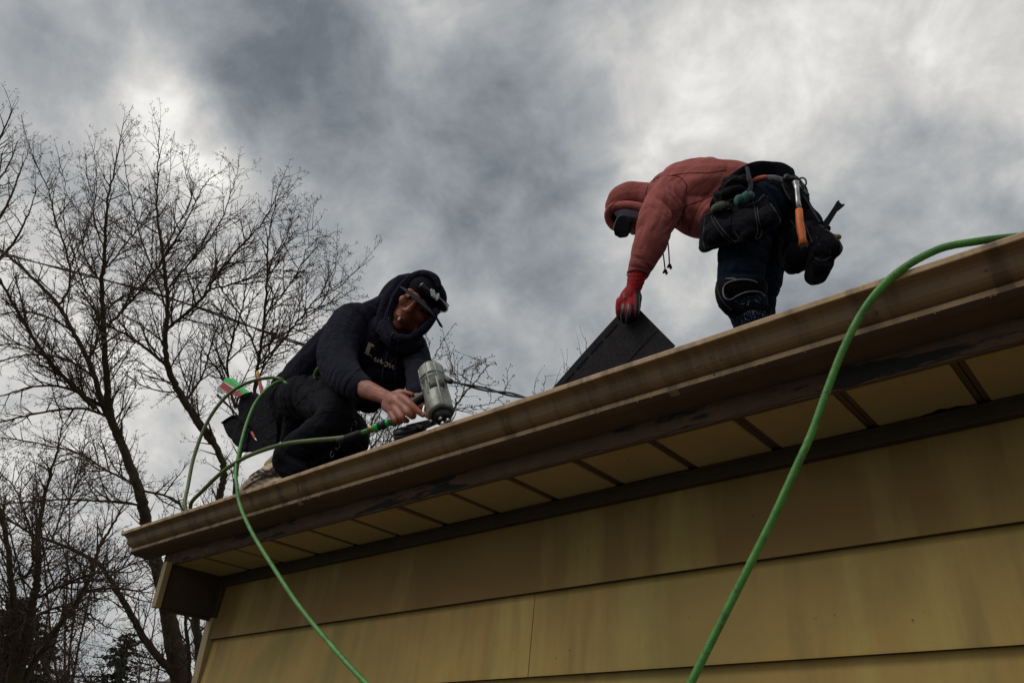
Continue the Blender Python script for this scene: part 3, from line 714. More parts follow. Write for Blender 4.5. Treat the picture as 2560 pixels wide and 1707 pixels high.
# ------------------------------------------------------------------ nail gun
gun = empty('nail_gun', HP(1380, 900, -.25, 0)[0]); tag(gun, 'grey metal pneumatic roofing nail gun with black coil magazine', 'nail gun')
A0, A1 = HP(1222, 300, -.25, 0)[0], HP(1362, 850, -.25, 0)[0]; GX = (A1-A0).normalized(); r0 = HP(0, 0, -.25, 152)[1]
def ringpts(mb, prof, A, D, ref, seg=28, sq=0.0):
    a = (ref-D*ref.dot(D)).normalized(); b_ = D.cross(a); vs = []
    for t, r in prof:
        for k in range(seg):
            w = 2*math.pi*k/seg; q = 1+sq*math.cos(4*w)**3*.5
            vs.append(A+D*t+a*math.cos(w)*r*q+b_*math.sin(w)*r*q)
    n = len(prof)
    mb.add(vs, [(i*seg+k, i*seg+(k+1) % seg, (i+1)*seg+(k+1) % seg, (i+1)*seg+k) for i in range(n-1) for k in range(seg)]+[tuple(range(seg-1, -1, -1)), tuple((n-1)*seg+k for k in range(seg))])
L = (A1-A0).length
g_ = MB(); ringpts(g_, [(-.026, r0*.62), (-.024, r0*.80), (-.016, r0*.95), (0, r0), (L*.12, r0*1.0), (L*.14, r0*1.04), (L*.165, r0*1.04), (L*.18, r0*.93), (L*.21, r0*.92), (L*.23, r0*1.05), (L*.26, r0*1.05), (L*.28, r0*.97), (L*.6, r0*.97), (L*.62, r0*.985), (L*.93, r0*.97), (L*.97, r0*1.0), (L*1.02, r0*.98), (L*1.03, r0*.8)], A0, GX, R, 32, .05)
g_.build('housing', M_cast, gun)
for k, (an, t0, t1, rr) in enumerate(((2.0,-.012,.42,.11),(2.9,-.012,.42,.10),(1.2,-.01,.40,.10),(3.6,.30,.98,.12),(1.35,.30,.99,.10),(2.3,.28,.62,.07),(.4,-.01,.4,.11))):
    a = (R-GX*R.dot(GX)).normalized(); b_ = GX.cross(a); dv = a*math.cos(an)+b_*math.sin(an)
    m_ = MB(); m_.tube([A0+GX*(t0 if t0 < 0 else t0*L)+dv*r0*.93, A0+GX*t1*L+dv*r0*.95], r0*rr, 10); m_.build('rib', M_cast, gun)
lb_ = MB(); W_ = -F; a = (W_-GX*W_.dot(GX)).normalized(); b_ = GX.cross(a)
vs = []
for i in range(2):
    for k in range(9):
        w = -1.0+1.25*k/8; vs.append(A0+GX*L*(.36+.20*i)+a*math.cos(w)*r0*1.0+b_*math.sin(w)*r0*1.0)
lb_.add(vs, [(k, k+1, 10+k, 9+k) for k in range(8)]); lo = lb_.build('rating_plate', mat('worn_plate', (.12, .115, .075), .5, .3, var=.5, vscale=60), gun); lo.modifiers.new('s', 'SOLIDIFY').thickness = .002
for an in (.3, 1.7, 3.2, 4.6):
    a = (R-GX*R.dot(GX)).normalized(); b_ = GX.cross(a); dv = a*math.cos(an)+b_*math.sin(an)
    bo = MB(); bo.tube([A0+dv*r0*.6-GX*.028, A0+dv*r0*.6-GX*.020], .0045, 6, round_=False); bo.build('cap_bolt', M_steel, gun, False)
tr_ = MB(); tr_.tube([HP(1440,385,-.25,0)[0], HP(1490,410,-.25,0)[0]], .009, 10); tr_.build('exhaust_knob', M_black, gun)
h_ = MB(); hq = spline([HP(1120,620,-.25,78), HP(1000,690,-.265,74), HP(880,780,-.28,72), HP(770,880,-.29,70), HP(690,960,-.292,76)], 5); h_.tube([p for p, r in hq], [r for p, r in hq], 14, flat=1.25, fdir=F.copy())
h_.build('handle', M_rubber, gun)
e_ = MB(); e_.tube([HP(700,945,-.292,0)[0], HP(655,1005,-.295,0)[0]], [HP(0,0,-.29,76)[1], HP(0,0,-.29,70)[1]], 16, round_=False); e_.build('handle_cap', M_cast, gun)
t_ = MB(); t_.tube([HP(1130,760,-.27,0)[0], HP(1110,830,-.275,0)[0], HP(1140,890,-.275,0)[0]], .005, 8); t_.build('trigger', M_steel, gun)
n_ = MB(); n_.tube([A1+GX*.004, A1+GX*.030], [r0*.78, r0*.55], 16, round_=False); n_.tube([A1+GX*.02+R*.008, A1+GX*.085+R*.006], [.013, .011], 10, round_=False); n_.build('nose', M_black, gun)
for (x, y, w) in ((1345, 930, 24), (1210, 970, 22), (1375, 1000, 26), (1450, 950, 20)):
    s_ = MB(); c_ = HP(x, y, -.268, 0)[0]; r_ = HP(0, 0, -.25, w)[1]; s_.ball(c_, (r_*1.3, r_*.6, r_), 8, 5); s_.build('steel_catch', M_steel, gun, False)
mc = HP(925, 1150, -.25, 0)[0]; r_ = HP(0, 0, -.25, 205)[1]; up = (U*.97-R*.22).normalized()
prof = []
for k in range(8): prof += [(-.060+k*.0085, r_*.97), (-.060+k*.0085+.0055, r_*.97), (-.060+k*.0085+.006, r_*.90), (-.060+k*.0085+.008, r_*.90)]
prof += [(.010, r_*.96), (.018, r_*.90), (.024, r_*.70)]
m_ = MB(); ringpts(m_, prof, mc, up, R, 36); m_.build('coil_magazine', M_black, gun)
fd = MB(); fd.extr([HP(x, y, -.262, 0)[0] for x, y in ((860,1020),(1150,950),(1290,930),(1330,1000),(1120,1090),(900,1090))], [HP(x, y, -.235, 0)[0] for x, y in ((860,1020),(1150,950),(1290,930),(1330,1000),(1120,1090),(900,1090))]); fd.build('feed_door', M_black, gun, False, bevel=.003)
sp_ = MB(); sp_.extr([HP(x, y, -.270, 0)[0] for x, y in ((1000,1005),(1105,1025),(1080,1062),(1015,1048))], [HP(x, y, -.262, 0)[0] for x, y in ((1000,1005),(1105,1025),(1080,1062),(1015,1048))]); sp_.build('latch', M_steel, gun, False, bevel=.001)

# ------------------------------------------------------------------ air hoses
def hosepts(items, sub=12): return [p for p, r in spline([(p, 0) for p in items], sub)]
LIP = lambda px, off=.009: None
def lip_at(px, dy=-.006, dz=.010):           # a point just on the gutter rim seen at column px
    lo, hi = GX0, 3.0
    for _ in range(40):
        mid = (lo+hi)/2; v = Vector((mid, -.3690, ZS+.1200))-C; x = 1280+FPX*v.dot(R)/v.dot(F)
        if x < px: lo = mid
        else: hi = mid
    return Vector((lo, -.3690+dy, ZS+.1200+dz))
hose = empty('air_hose', lip_at(588)); tag(hose, 'green air hose looping from the nail gun past the crouching man and off the gutter', 'hose')
z1 = lambda x, y, Y: aty(*Z1(x, y), Y)
up_pts = [z1(1140,1082,-.335), z1(1020,1112,-.345), z1(850,1128,-.36), z1(680,1148,-.365), z1(530,1190,-.365), z1(400,1245,-.36), z1(280,1325,-.355), z1(170,1430,-.35), z1(90,1520,-.345)]
tail = lip_at(459, .050, .000)
a_ = up_pts+[tail+Vector((-.004, .0, -.022)), tail+Vector((-.016, .010, -.036))]
b2_ = [tail+Vector((-.028, .010, -.022)), z1(55,1530,-.33), z1(75,1400,-.31), z1(110,1230,-.29), z1(180,1040,-.27), z1(270,900,-.25), z1(370,810,-.22), z1(480,762,-.18), z1(590,745,-.13), z1(660,765,-.10), z1(700,830,-.02), z1(640,850,.22)]
mb = MB(); mb.tube(hosepts(a_+b2_), .0070, 12); mb.build('hose_loop', M_hoseol, hose)
b3 = [z1(640,850,.22), z1(690,800,-.10), z1(650,768,-.15), z1(600,782,-.19), z1(540,830,-.23), z1(480,910,-.26), z1(438,1010,-.29), z1(405,1120,-.32), z1(378,1240,-.35), z1(366,1330,-.372)]
lp = lip_at(592)
b3 += [aty(592, 1212, -.384), aty(600, 1262, -.386), aty(630, 1330, -.392), aty(680, 1412, -.40), aty(745, 1510, -.41), aty(828, 1612, -.42), aty(915, 1707, -.43), aty(1040, 1830, -.44), aty(1200, 1980, -.46)]
mb = MB(); mb.tube(hosepts(b3), .0060, 12); mb.build('hose_drop', M_hose, hose)
mb = MB(); mb.tube(hosepts([z1(905,668,-.175), z1(872,690,-.17), z1(852,730,-.16), z1(868,760,-.14), z1(920,790,-.04)]), .0080, 12); mb.build('hose_bend', M_hoseol, hose)
def seg(pts, r, name, m, parent, **k): mb = MB(); mb.tube(pts, r, 14, **k); return mb.build(name, m, parent)
f0, f1 = HP(255,1125,-.335,0)[0], HP(640,985,-.305,0)[0]
fp = lambda t: f0+(f1-f0)*t
seg([fp(-.9), fp(-.5), fp(-.02)], .0092, 'strain_relief', M_rubber, hose, round_=False)
for k in range(12): seg([fp(-.62+k*.045), fp(-.605+k*.045)], .0112, 'relief_coil', M_rubber, hose, round_=False)
seg([fp(.0), fp(.28)], .0072, 'hose_end', M_hose, hose, round_=False)
seg([fp(.27), fp(.34), fp(.44)], [.0085, .0110, .0100], 'brass_ferrule', M_brass, hose, round_=False)
seg([fp(.43), fp(.62)], .0125, 'green_collar', M_greenp, hose, round_=False)
seg([fp(.60), fp(.86)], .0130, 'coupler', M_black, hose, round_=False)
seg([fp(.85), fp(1.0)], .0105, 'coupler_end', M_greenp, hose, round_=False)
# second hose, close to the camera, with its braid showing
hose2 = empty('air_hose', lip_at(2240)); tag(hose2, 'bright green braided air hose hanging over the gutter at the right, nearest the camera', 'hose')
L2 = lip_at(2262, -.004, .0085)
pp = [(2700,560,-.20),(2600,585,-.26),(2520,594,-.315),(2440,604,-.345),(2350,622,-.360)]
pts = [aty(x, y, Y) for x, y, Y in pp]
pts += [aty(2262,668,-.376), aty(2200,722,-.383), aty(2150,790,-.384), aty(2105,880,-.386), aty(2068,975,-.388), aty(2030,1080,-.390), aty(1985,1180,-.392), aty(1930,1300,-.395), aty(1870,1420,-.40), aty(1805,1550,-.405), aty(1730,1700,-.41), aty(1640,1880,-.42), aty(1560,2050,-.43)]
P = hosepts(pts, 26)
# braid: a fine helical relief along the hose
mb = MB(); fine = []
for i in range(len(P)-1):
    fine += [P[i], (P[i]+P[i+1])/2]
acc_ = 0; vs = []; n = len(fine); seg_ = 14; RH = .0066; T = [(fine[min(i+1, n-1)]-fine[max(i-1, 0)]).normalized() for i in range(n)]
ref = Vector((0, 0, 1))
mb.tube(fine, RH, seg_); mb.build('hose_line', M_hose, hose2)
hp = MB(); ref = (U-T[0]*U.dot(T[0])).normalized(); dist = 0; ring = []
for i in range(1, n):
    dist += (fine[i]-fine[i-1]).length
step = .0034; acc_ = 0; helix = []; ref = (U-T[0]*U.dot(T[0])).normalized(); w = 0
for i in range(1, n):
    d_ = (fine[i]-fine[i-1]).length; m_ = max(1, int(d_/.0007))
    ref = (ref-T[i]*ref.dot(T[i])).normalized(); b_ = T[i].cross(ref)
    for k in range(m_):
        c_ = fine[i-1].lerp(fine[i], k/m_); w += d_/m_/step*2*math.pi
        helix.append(c_+ref*math.cos(w)*RH+b_*math.sin(w)*RH)
hp.tube(helix, .0009, 3, round_=False); hp.build('braid', mat('braid_green', (.16, .46, .10), .45), hose2)

# ------------------------------------------------------------------ tool bag of the crouching man
def slab(mb, z, s, poly, Y, thick):          # soft bag from its outline: front on the plane Y, back thick behind it
    a = [aty(*z(x, y), Y) for x, y in poly]; mb.extr(a, [p+F*thick*.75 for p in a])
s3 = 260/1199
bag = empty('tool_pouch', aty(*Z3(450, 700), .0)); tag(bag, 'black tool pouch behind the hip of the crouching man', 'tool pouch')
mb = MB()
slab(mb, Z3, s3, [(330,540),(360,430),(500,370),(560,420),(700,330),(760,520),(800,820),(790,960),(640,1060),(400,1060),(380,800)], -.02, .09)
slab(mb, Z3, s3, [(160,720),(300,640),(420,690),(470,800),(440,1040),(340,1010),(230,880)], -.03, .08)
me = remesh(mb, .005, 9); fold(me, [(aty(*Z3(420,760), -.02), .1, R*.9+U*.3, 16, .006)], .0012, 9); mobj('pouch', me, M_nylon, bag)
for pts in ([(160,722),(300,640),(390,700),(460,790),(520,880)], [(330,545),(355,435),(500,372)], [(110,400),(230,520),(350,650),(470,760)]):
    mb = MB(); mb.tube(hosepts([aty(*Z3(x, y), -.035) for x, y in pts], 6), .0045, 8); mb.build('pouch_strap', M_nylon, bag)
kn = empty('utility_knife', aty(*Z3(300, 330), -.03)); tag(kn, 'green and red folding utility knife sticking out of the black tool pouch', 'knife')
def plate(z, poly, Y, th, name, m, parent, bev=.002):
    a = [aty(*z(x, y), Y) for x, y in poly]; mb = MB(); mb.extr(a, [p+Vector((.5*th, .8*th, 0)) for p in a]); return mb.build(name, m, parent, False, bevel=bev)
plate(Z3, [(170,240),(200,200),(255,205),(440,375),(380,425),(250,330)], -.035, .022, 'grip', M_greenp, kn)
plate(Z3, [(125,300),(175,250),(235,270),(310,330),(400,400),(360,425),(230,385)], -.040, .014, 'side_plate', M_redp, kn)
plate(Z3, [(175,250),(200,262),(345,345),(330,362),(220,285)], -.043, .006, 'stripe', M_white, kn, .0006)
plate(Z3, [(95,365),(125,300),(160,290),(220,385),(180,380)], -.038, .014, 'nose', M_steel, kn)
sd = empty('screwdriver', aty(*Z3(590, 250), .02)); tag(sd, 'red screwdriver with a yellow tipped handle in the tool pouch', 'screwdriver')
seg([aty(*Z3(575,190), .02), aty(*Z3(600,270), .02), aty(*Z3(625,380), .02)], [.0080, .0075, .0100], 'handle', M_redp, sd)
seg([aty(*Z3(570,140), .02), aty(*Z3(575,185), .02)], [.0075, .0085], 'end_cap', M_yel, sd)
pc = empty('marker', aty(*Z3(530, 870), -.06)); tag(pc, 'small red marker clipped low on the black tool pouch', 'marker')
seg([aty(*Z3(508,835), -.065), aty(*Z3(540,900), -.065)], .0058, 'barrel', M_redp, pc)
seg([aty(*Z3(545,905), -.065), aty(*Z3(560,925), -.065)], [.0040, .0015], 'tip', M_steel, pc)

# ------------------------------------------------------------------ the bending roofer in red
s2 = 800/2091; s4 = 400/1960; Y0 = .78
def c2(pts): return [(x, y, Y0+dy, r) for x, y, dy, r in pts]
man2 = empty('person', aty(*Z2(1330, 1250), Y0)); tag(man2, 'man in faded red hoodie bent double, holding a shingle in one red glove', 'person')
t2 = [c2([(735,335,0,112),(820,305,0,180),(930,300,0,205),(1060,300,0,208),(1190,270,.02,165),(1270,260,.03,130)]),
      c2([(780,400,0,120),(860,430,0,140),(960,458,0,160),(1060,470,0,150),(1120,440,0,130)]), c2([(700,300,.05,70),(760,260,.1,90),(900,260,.14,130)])]
arm2 = c2([(760,320,-.10,118),(722,420,-.15,130),(670,560,-.18,122),(628,680,-.19,105),(588,780,-.19,87),(553,848,-.19,68)])
arm2b = c2([(760,340,.16,100),(700,520,.16,72),(645,700,.12,56),(590,850,.08,44),(540,980,.02,38)])
pel2 = [c2([(1330,300,.0,165),(1430,330,.02,180),(1490,370,.05,185)]), c2([(1330,270,.0,130),(1420,260,.02,105)]), c2([(1500,330,.05,130),(1540,450,.07,140)])]
leg2 = c2([(1345,420,-.05,170),(1275,580,-.08,165),(1248,700,-.10,160),(1238,830,-.11,152),(1235,930,-.11,150),(1270,1040,-.08,138),(1318,1160,-.06,124),(1365,1300,-.04,110),(1400,1460,-.03,88)])
leg2b = c2([(1500,480,.14,165),(1478,650,.15,120),(1425,800,.14,95),(1412,920,.14,82),(1402,1010,.14,62),(1398,1150,.16,60),(1400,1350,.18,60),(1404,1500,.18,58)])
Hc2 = aty(*Z2(528, 458), Y0+.035)
H2 = Head(Hc2, (R*-.93+U*.10-F*-.05), (U*-.80+R*.30-F*.45))
mb = MB(); H2.face(mb)
for c_ in t2: chain(mb, Z2, s2, c_, k=.8)
for c_ in pel2: chain(mb, Z2, s2, c_, k=.8)
chain(mb, Z2, s2, arm2, k=.6); chain(mb, Z2, s2, arm2b, k=.7); chain(mb, Z2, s2, leg2, k=.66); chain(mb, Z2, s2, leg2b, k=.7)
chain(mb, Z2, s2, c2([(560,440,.02,85),(660,370,.02,85),(740,340,.0,90)]))
Hd = lambda x, y, dy, r: J(Z2, s2, x, y, Y0+dy, r)
gl_palm = [Hd(548,870,-.19,50), Hd(532,940,-.19,48), Hd(505,1000,-.195,62), Hd(492,1040,-.198,62)]
gf = [[Hd(545,1000,-.195,30), Hd(548,1050,-.205,27), Hd(545,1105,-.205,25), Hd(530,1145,-.19,22)],
      [Hd(515,1030,-.21,30), Hd(512,1085,-.222,27), Hd(506,1130,-.215,25), Hd(500,1160,-.195,22)],
      [Hd(480,1030,-.21,30), Hd(474,1085,-.222,27), Hd(470,1130,-.212,25), Hd(474,1155,-.195,22)],
      [Hd(445,1025,-.205,28), Hd(438,1070,-.215,25), Hd(440,1115,-.205,23), Hd(452,1138,-.19,20)],
      [Hd(540,960,-.185,30), Hd(562,1000,-.175,28), Hd(552,1050,-.165,25), Hd(530,1090,-.160,22)]]
def handmesh(mb, k):
    q = spline([(p, r*k) for p, r in gl_palm], 4); mb.tube([p for p, r in q], [r for p, r in q], 14)
    mb.tube([gl_palm[2][0]+R*.010, gl_palm[3][0]-R*.012], [gl_palm[2][1]*k*.9, gl_palm[3][1]*k*.86], 12)
    for f_ in gf:
        q = spline([(p, r*k) for p, r in f_], 4); mb.tube([p for p, r in q], [r for p, r in q], 10)
handmesh(mb, .8)
for dx in (-24, -8, 8, 24, 40):
    q = spline([Hd(535+dx*.4, 985, .02, 16), Hd(530+dx, 1030, .01, 14), Hd(528+dx, 1075, .0, 12)], 3); mb.tube([p for p, r in q], [r for p, r in q], 8)
me = remesh(mb, .004, 2); mobj('body', me, M_skin, man2)
H2.details(man2)
# hoodie
P2 = lambda x, y, dy: aty(*Z2(x, y), Y0+dy)
mb = MB()
for c_ in t2: chain(mb, Z2, s2, c_)
chain(mb, Z2, s2, arm2); chain(mb, Z2, s2, [(x, y, Y, r) for x, y, Y, r in arm2b[:-1]])
chain(mb, Z2, s2, c2([(700,350,-.02,100),(620,345,-.02,92),(560,345,-.03,92),(505,352,-.04,96),(455,375,-.04,92),(425,405,-.03,76)]))
chain(mb, Z2, s2, c2([(600,400,.12,110),(520,400,.12,130),(455,430,.10,105),(430,480,.08,80),(425,520,.06,52)]))
rim2 = c2([(402,548,-.03,17),(374,512,-.05,21),(366,462,-.075,24),(390,422,-.09,26),(445,402,-.10,27),(510,398,-.105,27),(570,406,-.105,29),(630,430,-.10,36)])
chain(mb, Z2, s2, rim2)
chain(mb, Z2, s2, c2([(398,540,.04,24),(375,490,.05,30),(395,430,.04,45)]))
me = remesh(mb, .0050, 7)
fold(me, [(P2(690,480,-.25), .17, R*.93+U*.36, 7, .0105), (P2(620,700,-.25), .13, R*.8+U*.6, 11, .006), (P2(590,790,-.25), .07, R*.3+U*.95, 20, .0045), (P2(1110,300,-.15), .20, R*.80-U*.6, 7, .0125),
          (P2(980,450,-.15), .16, R*.75-U*.66, 9, .009), (P2(460,320,-.05), .10, R*.5-U*.8, 9, .005), (P2(850,230,-.1), .16, R*.55-U*.84, 7, .006), (P2(480,400,-.08), .06, R, 34, .0025), (P2(850,380,-.2), .10, R*.9-U*.4, 13, .006)], .0012, 11)
hood2 = mobj('hoodie', me, M_red, man2); T_h2 = bvh(me)
for nm, pts, r in (('shoulder_seam', [(610,330),(640,250),(700,215),(780,207),(840,220),(880,270)], .0022), ('arm_seam', [(880,270),(860,360),(840,440),(800,500),(760,560)], .0020), ('back_seam', [(780,205),(900,190),(1020,188),(1140,170)], .0018),
                   ('side_seam', [(820,430),(900,395),(1000,360),(1060,335)], .0022), ('hood_hem', [(372,420),(410,385),(460,368),(520,366),(580,378)], .0020), ('cuff_seam', [(492,838),(540,822),(590,830),(624,852)], .0030)):
    seam(T_h2, Z2, pts, r, nm, M_redseam, hood2)
seam(T_h2, Z2, [(486,856),(520,850),(560,856),(612,882)], .0034, 'cuff_piping', mat('tan_piping', (.42, .27, .2), .8), hood2)
for pts, kx in (([(752,560,-.05),(758,640,-.05),(764,720,-.05),(768,795,-.05)], 0), ([(705,560,-.06),(722,680,-.06),(732,760,-.06),(740,830,-.06)], 1)):
    mb = MB(); mb.tube(hosepts([P2(*p) for p in pts], 6), .0030, 8); ds = mb.build('drawstring', M_redseam, hood2)
    mb = MB(); e = P2(*pts[-1]); mb.ball(e, .0085, 10, 7); mb.ball(e+R*.006-U*.008, .006, 8, 6); mb.ball(e-R*.007-U*.006, .005, 8, 6); mb.tube([e, e-U*.016+R*.004], [.004, .002], 6); mb.build('knot', M_redseam, hood2)
# cap and neck scarf under the hood
mb = MB(); mb.ball(H2.p(0, .045, -.004), (.080, .078, .088), 20, 13, H2.M); mb.build('cap', M_cap, man2)
mb = MB()
for k in range(4): chain(mb, Z2, s2, c2([(412+k*6,452+k*7,-.085,11),(470,438+k*11,-.105,13),(530,448+k*10,-.11,13),(600,470+k*10,-.10,14)]))
me = remesh(mb, .004, 3); mobj('neck_scarf', me, M_grey, man2)
mb = MB(); a = [P2(*p) for p in ((432,470,-.16),(470,470,-.16),(510,510,-.15),(508,570,-.14),(480,612,-.14),(440,616,-.14),(406,596,-.15),(400,560,-.16))]
mb.extr(a, [p+(R*.012+U*.006+F*.020) for p in a]); cb = mobj('cap_brim', remesh(mb, .003, 8), M_cap, man2)
mb = MB(); mb.tube(hosepts([P2(*p)-F*.004 for p in ((400,560,-.16),(410,520,-.162),(430,480,-.164),(455,466,-.164))], 5), .0022, 6); mb.build('brim_edge', M_piping, cb)
# glove
mb = MB(); handmesh(mb, 1.0); me = remesh(mb, .0036, 3)
glove = mobj('glove', me, M_glove, man2); glove.data.materials.append(M_rubber)
mw = np.empty(len(me.vertices)*3, np.float32); me.vertices.foreach_get('co', mw); mw = mw.reshape(-1, 3)
for p in me.polygons:                        # dipped palm and finger ends in black, running up between the fingers
    c_ = p.center; d_ = c_-C; zc = d_.dot(F); px = 1280+FPX*d_.dot(R)/zc; py = 853.5-FPX*d_.dot(U)/zc
    x = (px-1380)/s2; y = (py-360)/s2
    gaps = min(abs(x-(528+(y-1060)*-.05)), abs(x-(494+(y-1060)*-.05)), abs(x-(459+(y-1060)*-.02)))
    if y > 1128 or (y > 1045 and gaps < 9+(y-1045)*.06) or (x > 548 and y > 960) or (p.normal.dot(F) > .2 and y > 960): p.material_index = 1
gc = MB(); chain(gc, Z2, s2, c2([(560,835,-.19,62),(552,875,-.19,60),(538,930,-.19,52),(528,960,-.19,50)]), round_=False); me = remesh(gc, .0034, 3); fold(me, [(P2(545,900,-.2), .08, U, 60, .0028)], .0003, 2); mobj('glove_cuff', me, M_glove, glove)
for k in range(4):
    w = stick(bvh(glove.data), *Z2(468+k*2, 975+k*9), .0015)
    if w: l_ = MB(); l_.tube([w-R*.004, w+R*.003+U*.002], .0012, 5); l_.build('glove_marking', M_white, glove)
# trousers
mb = MB()
for c_ in pel2: chain(mb, Z2, s2, c_)
chain(mb, Z2, s2, leg2); chain(mb, Z2, s2, leg2b)
me = remesh(mb, .0050, 6)
fold(me, [(P2(1250,760,-.2), .16, U*.98+R*.12, 17, .009), (P2(1240,860,-.2), .10, U, 26, .007), (P2(1400,420,-.1), .16, R*.6+U*.8, 14, .008), (P2(1450,800,.1), .12, U, 18, .006), (P2(1310,1150,-.1), .12, U, 22, .004)], .0014, 13)
pants2 = mobj('trousers', me, M_denim, man2); T_p2 = bvh(me)
seam(T_p2, Z2, [(1310,262),(1400,250),(1480,262),(1540,300)], .0022, 'waist_seam', M_binding, pants2)
wb = MB(); wb.tube(hosepts([P2(*p) for p in ((1290,262,-.13),(1340,238,-.15),(1400,222,-.16),(1460,222,-.15),(1510,240,-.13))], 6), .0105, 10, flat=.4, fdir=F.copy()); wb.build('waistband', M_piping, pants2)
wb = MB(); wb.tube(hosepts([P2(*p) for p in ((1300,250,-.155),(1345,228,-.165),(1392,218,-.165))], 6), .0095, 10); wb.build('undershirt_hem', M_pink, man2)
# knee pad
kp = MB(); chain(kp, Z2, s2, c2([(1118,900,-.15,42),(1108,960,-.17,44),(1125,1030,-.17,46),(1160,1085,-.15,40)])); kp_ = remesh(kp, .004, 5); kpad = mobj('knee_pad', kp_, M_nylon, man2)
def legring(path, tube_r, name, m, parent, T, fl=None, dz=0):
    q = spline([(Vector((*Z2(x, y), 0)), 0) for x, y in path], 8); P = []
    for p, _ in q:
        w = stick(T, p.x, p.y, dz)
        if w is not None: P.append(w)
    for _ in range(3): P = [P[0]]+[(P[i-1]+P[i]*2+P[i+1])/4 for i in range(1, len(P)-1)]+[P[-1]]
    mb = MB(); mb.tube(P, tube_r, 12, flat=fl, fdir=F.copy() if fl else None); return mb.build(name, m, parent)
legring([(1140,960),(1190,945),(1260,930),(1330,930),(1380,945)], .034, 'strap', M_nylon, kpad, T_p2, .22, .001)
legring([(1120,1060),(1180,1075),(1260,1075),(1340,1070),(1400,1085)], .020, 'strap', M_nylon, kpad, T_p2, .28, .001)
Tk = bvhs([pants2.data, kp_]+[o.data for o in kpad.children])
for pts in ([(1388,995),(1370,975),(1330,963),(1270,968),(1215,990),(1165,1018),(1130,1005),(1118,965),(1128,925),(1165,900),(1225,887),(1290,888),(1340,905)], [(1140,880),(1170,880),(1200,883)]):
    seam(Tk, Z2, pts, .0030, 'piping', M_piping, kpad, off=.003)
seam(Tk, Z2, [(1072,905),(1085,960),(1105,1010),(1135,1050),(1170,1085)], .0022, 'pad_rim', M_binding, kpad)
gr = MB(); Tg = bvh(pants2.data)
for k in range(150):                         # pale grit from the shingles clinging to the shin
    gx_, gy_ = rnd.gauss(1310, 55), rnd.gauss(1090, 48)
    w = stick(Tg, *Z2(gx_, gy_), .0006)
    if w is not None: gr.ball(w, 0.0006+rnd.random()*.0007, 5, 4)
tag(gr.build('shingle_grit', M_white, pants2), kind='stuff')
# boots (behind the gutter from below)
for nm, (x, y, dy) in (('boot', (1400,1515,-.03)), ('boot', (1405,1540,.18))):
    bt = MB(); chain(bt, Z2, s2, c2([(x,y,dy,80),(x-40,y+70,dy,75),(x-150,y+95,dy,62)])); bt.build(nm, M_black, man2)

# ------------------------------------------------------------------ tool belt of the bending roofer
belt = empty('tool_belt', P2(1400, 190, -.1)); tag(belt, 'worn black tool belt with bulging pouches on the man in red', 'tool belt')
bp = [(1560,205,-.02),(1500,172,-.09),(1430,165,-.14),(1350,162,-.17),(1280,185,-.19),(1200,240,-.20),(1130,320,-.20),(1080,400,-.19)]
mb = MB(); mb.tube(hosepts([P2(*p) for p in bp], 6), .030, 14, flat=.3, fdir=F.copy()); bb = mb.build('belt_band', M_nylon, belt)
mb = MB(); mb.tube(hosepts([P2(x, y-36, dy-.01) for x, y, dy in bp], 6), .0035, 6); mb.build('band_edge', M_binding, bb)
def pouch(polys, name, m=None, seed=0, v=.0045, bulge=()):
    mb = MB()
    for bx_, by_, dy_, br_ in bulge: w_ = Hd(bx_, by_, dy_, br_); mb.ball(w_[0], (w_[1], w_[1]*.55, w_[1]))
    for poly, dy, th in polys: slab(mb, Z2, s2, poly, Y0+dy, th)
    me = remesh(mb, v, 16); c_ = P2(*polys[0][0][0], polys[0][1]); fold(me, [(c_, .2, R*.5+U*.8, 11, .011)], .0028, seed); return mobj(name, me, m or M_nylon, belt)
pa = pouch([([(1005,465),(1060,432),(1165,418),(1205,500),(1232,640),(1180,655),(1100,672),(1010,700),(984,675),(988,590)], -.24, .10)], 'nail_pouch', seed=21, bulge=((1070,575,-.250,92),(1150,560,-.250,80)))
pb = pouch([([(1165,380),(1230,402),(1330,388),(1392,318),(1470,420),(1512,500),(1485,545),(1430,572),(1370,618),(1330,632),(1240,636),(1180,560)], -.27, .12)], 'nail_pouch', seed=22, bulge=((1270,500,-.285,100),(1400,470,-.285,85),(1290,560,-.28,70)))
pc_ = pouch([([(1075,370),(1110,290),(1160,225),(1255,190),(1300,290),(1292,330),(1200,362),(1070,395)], -.25, .08)], 'upper_pouch', seed=23, bulge=((1190,290,-.262,75),))
pd = pouch([([(1590,300),(1650,335),(1760,500),(1790,560),(1725,690),(1660,828),(1600,858),(1520,808),(1490,700),(1560,500)], -.02, .12)], 'rear_bag', seed=24, bulge=((1640,600,-.035,110),(1600,720,-.035,100)))
pe = pouch([([(1745,520),(1800,550),(1870,600),(1897,670),(1880,725),(1840,800),(1785,890),(1738,912),(1697,885),(1695,840),(1712,740),(1722,640)], -.10, .09)], 'hammer_bag', seed=25, bulge=((1790,680,-.110,85),(1750,800,-.110,62)))
pf = pouch([([(1455,150),(1500,165),(1560,210),(1640,300),(1650,360),(1600,400),(1550,370),(1510,290)], -.06, .05)], 'belt_loop', seed=26)
TB = bvhs([o.data for o in (pa, pb, pc_, pd, pe, pf)])
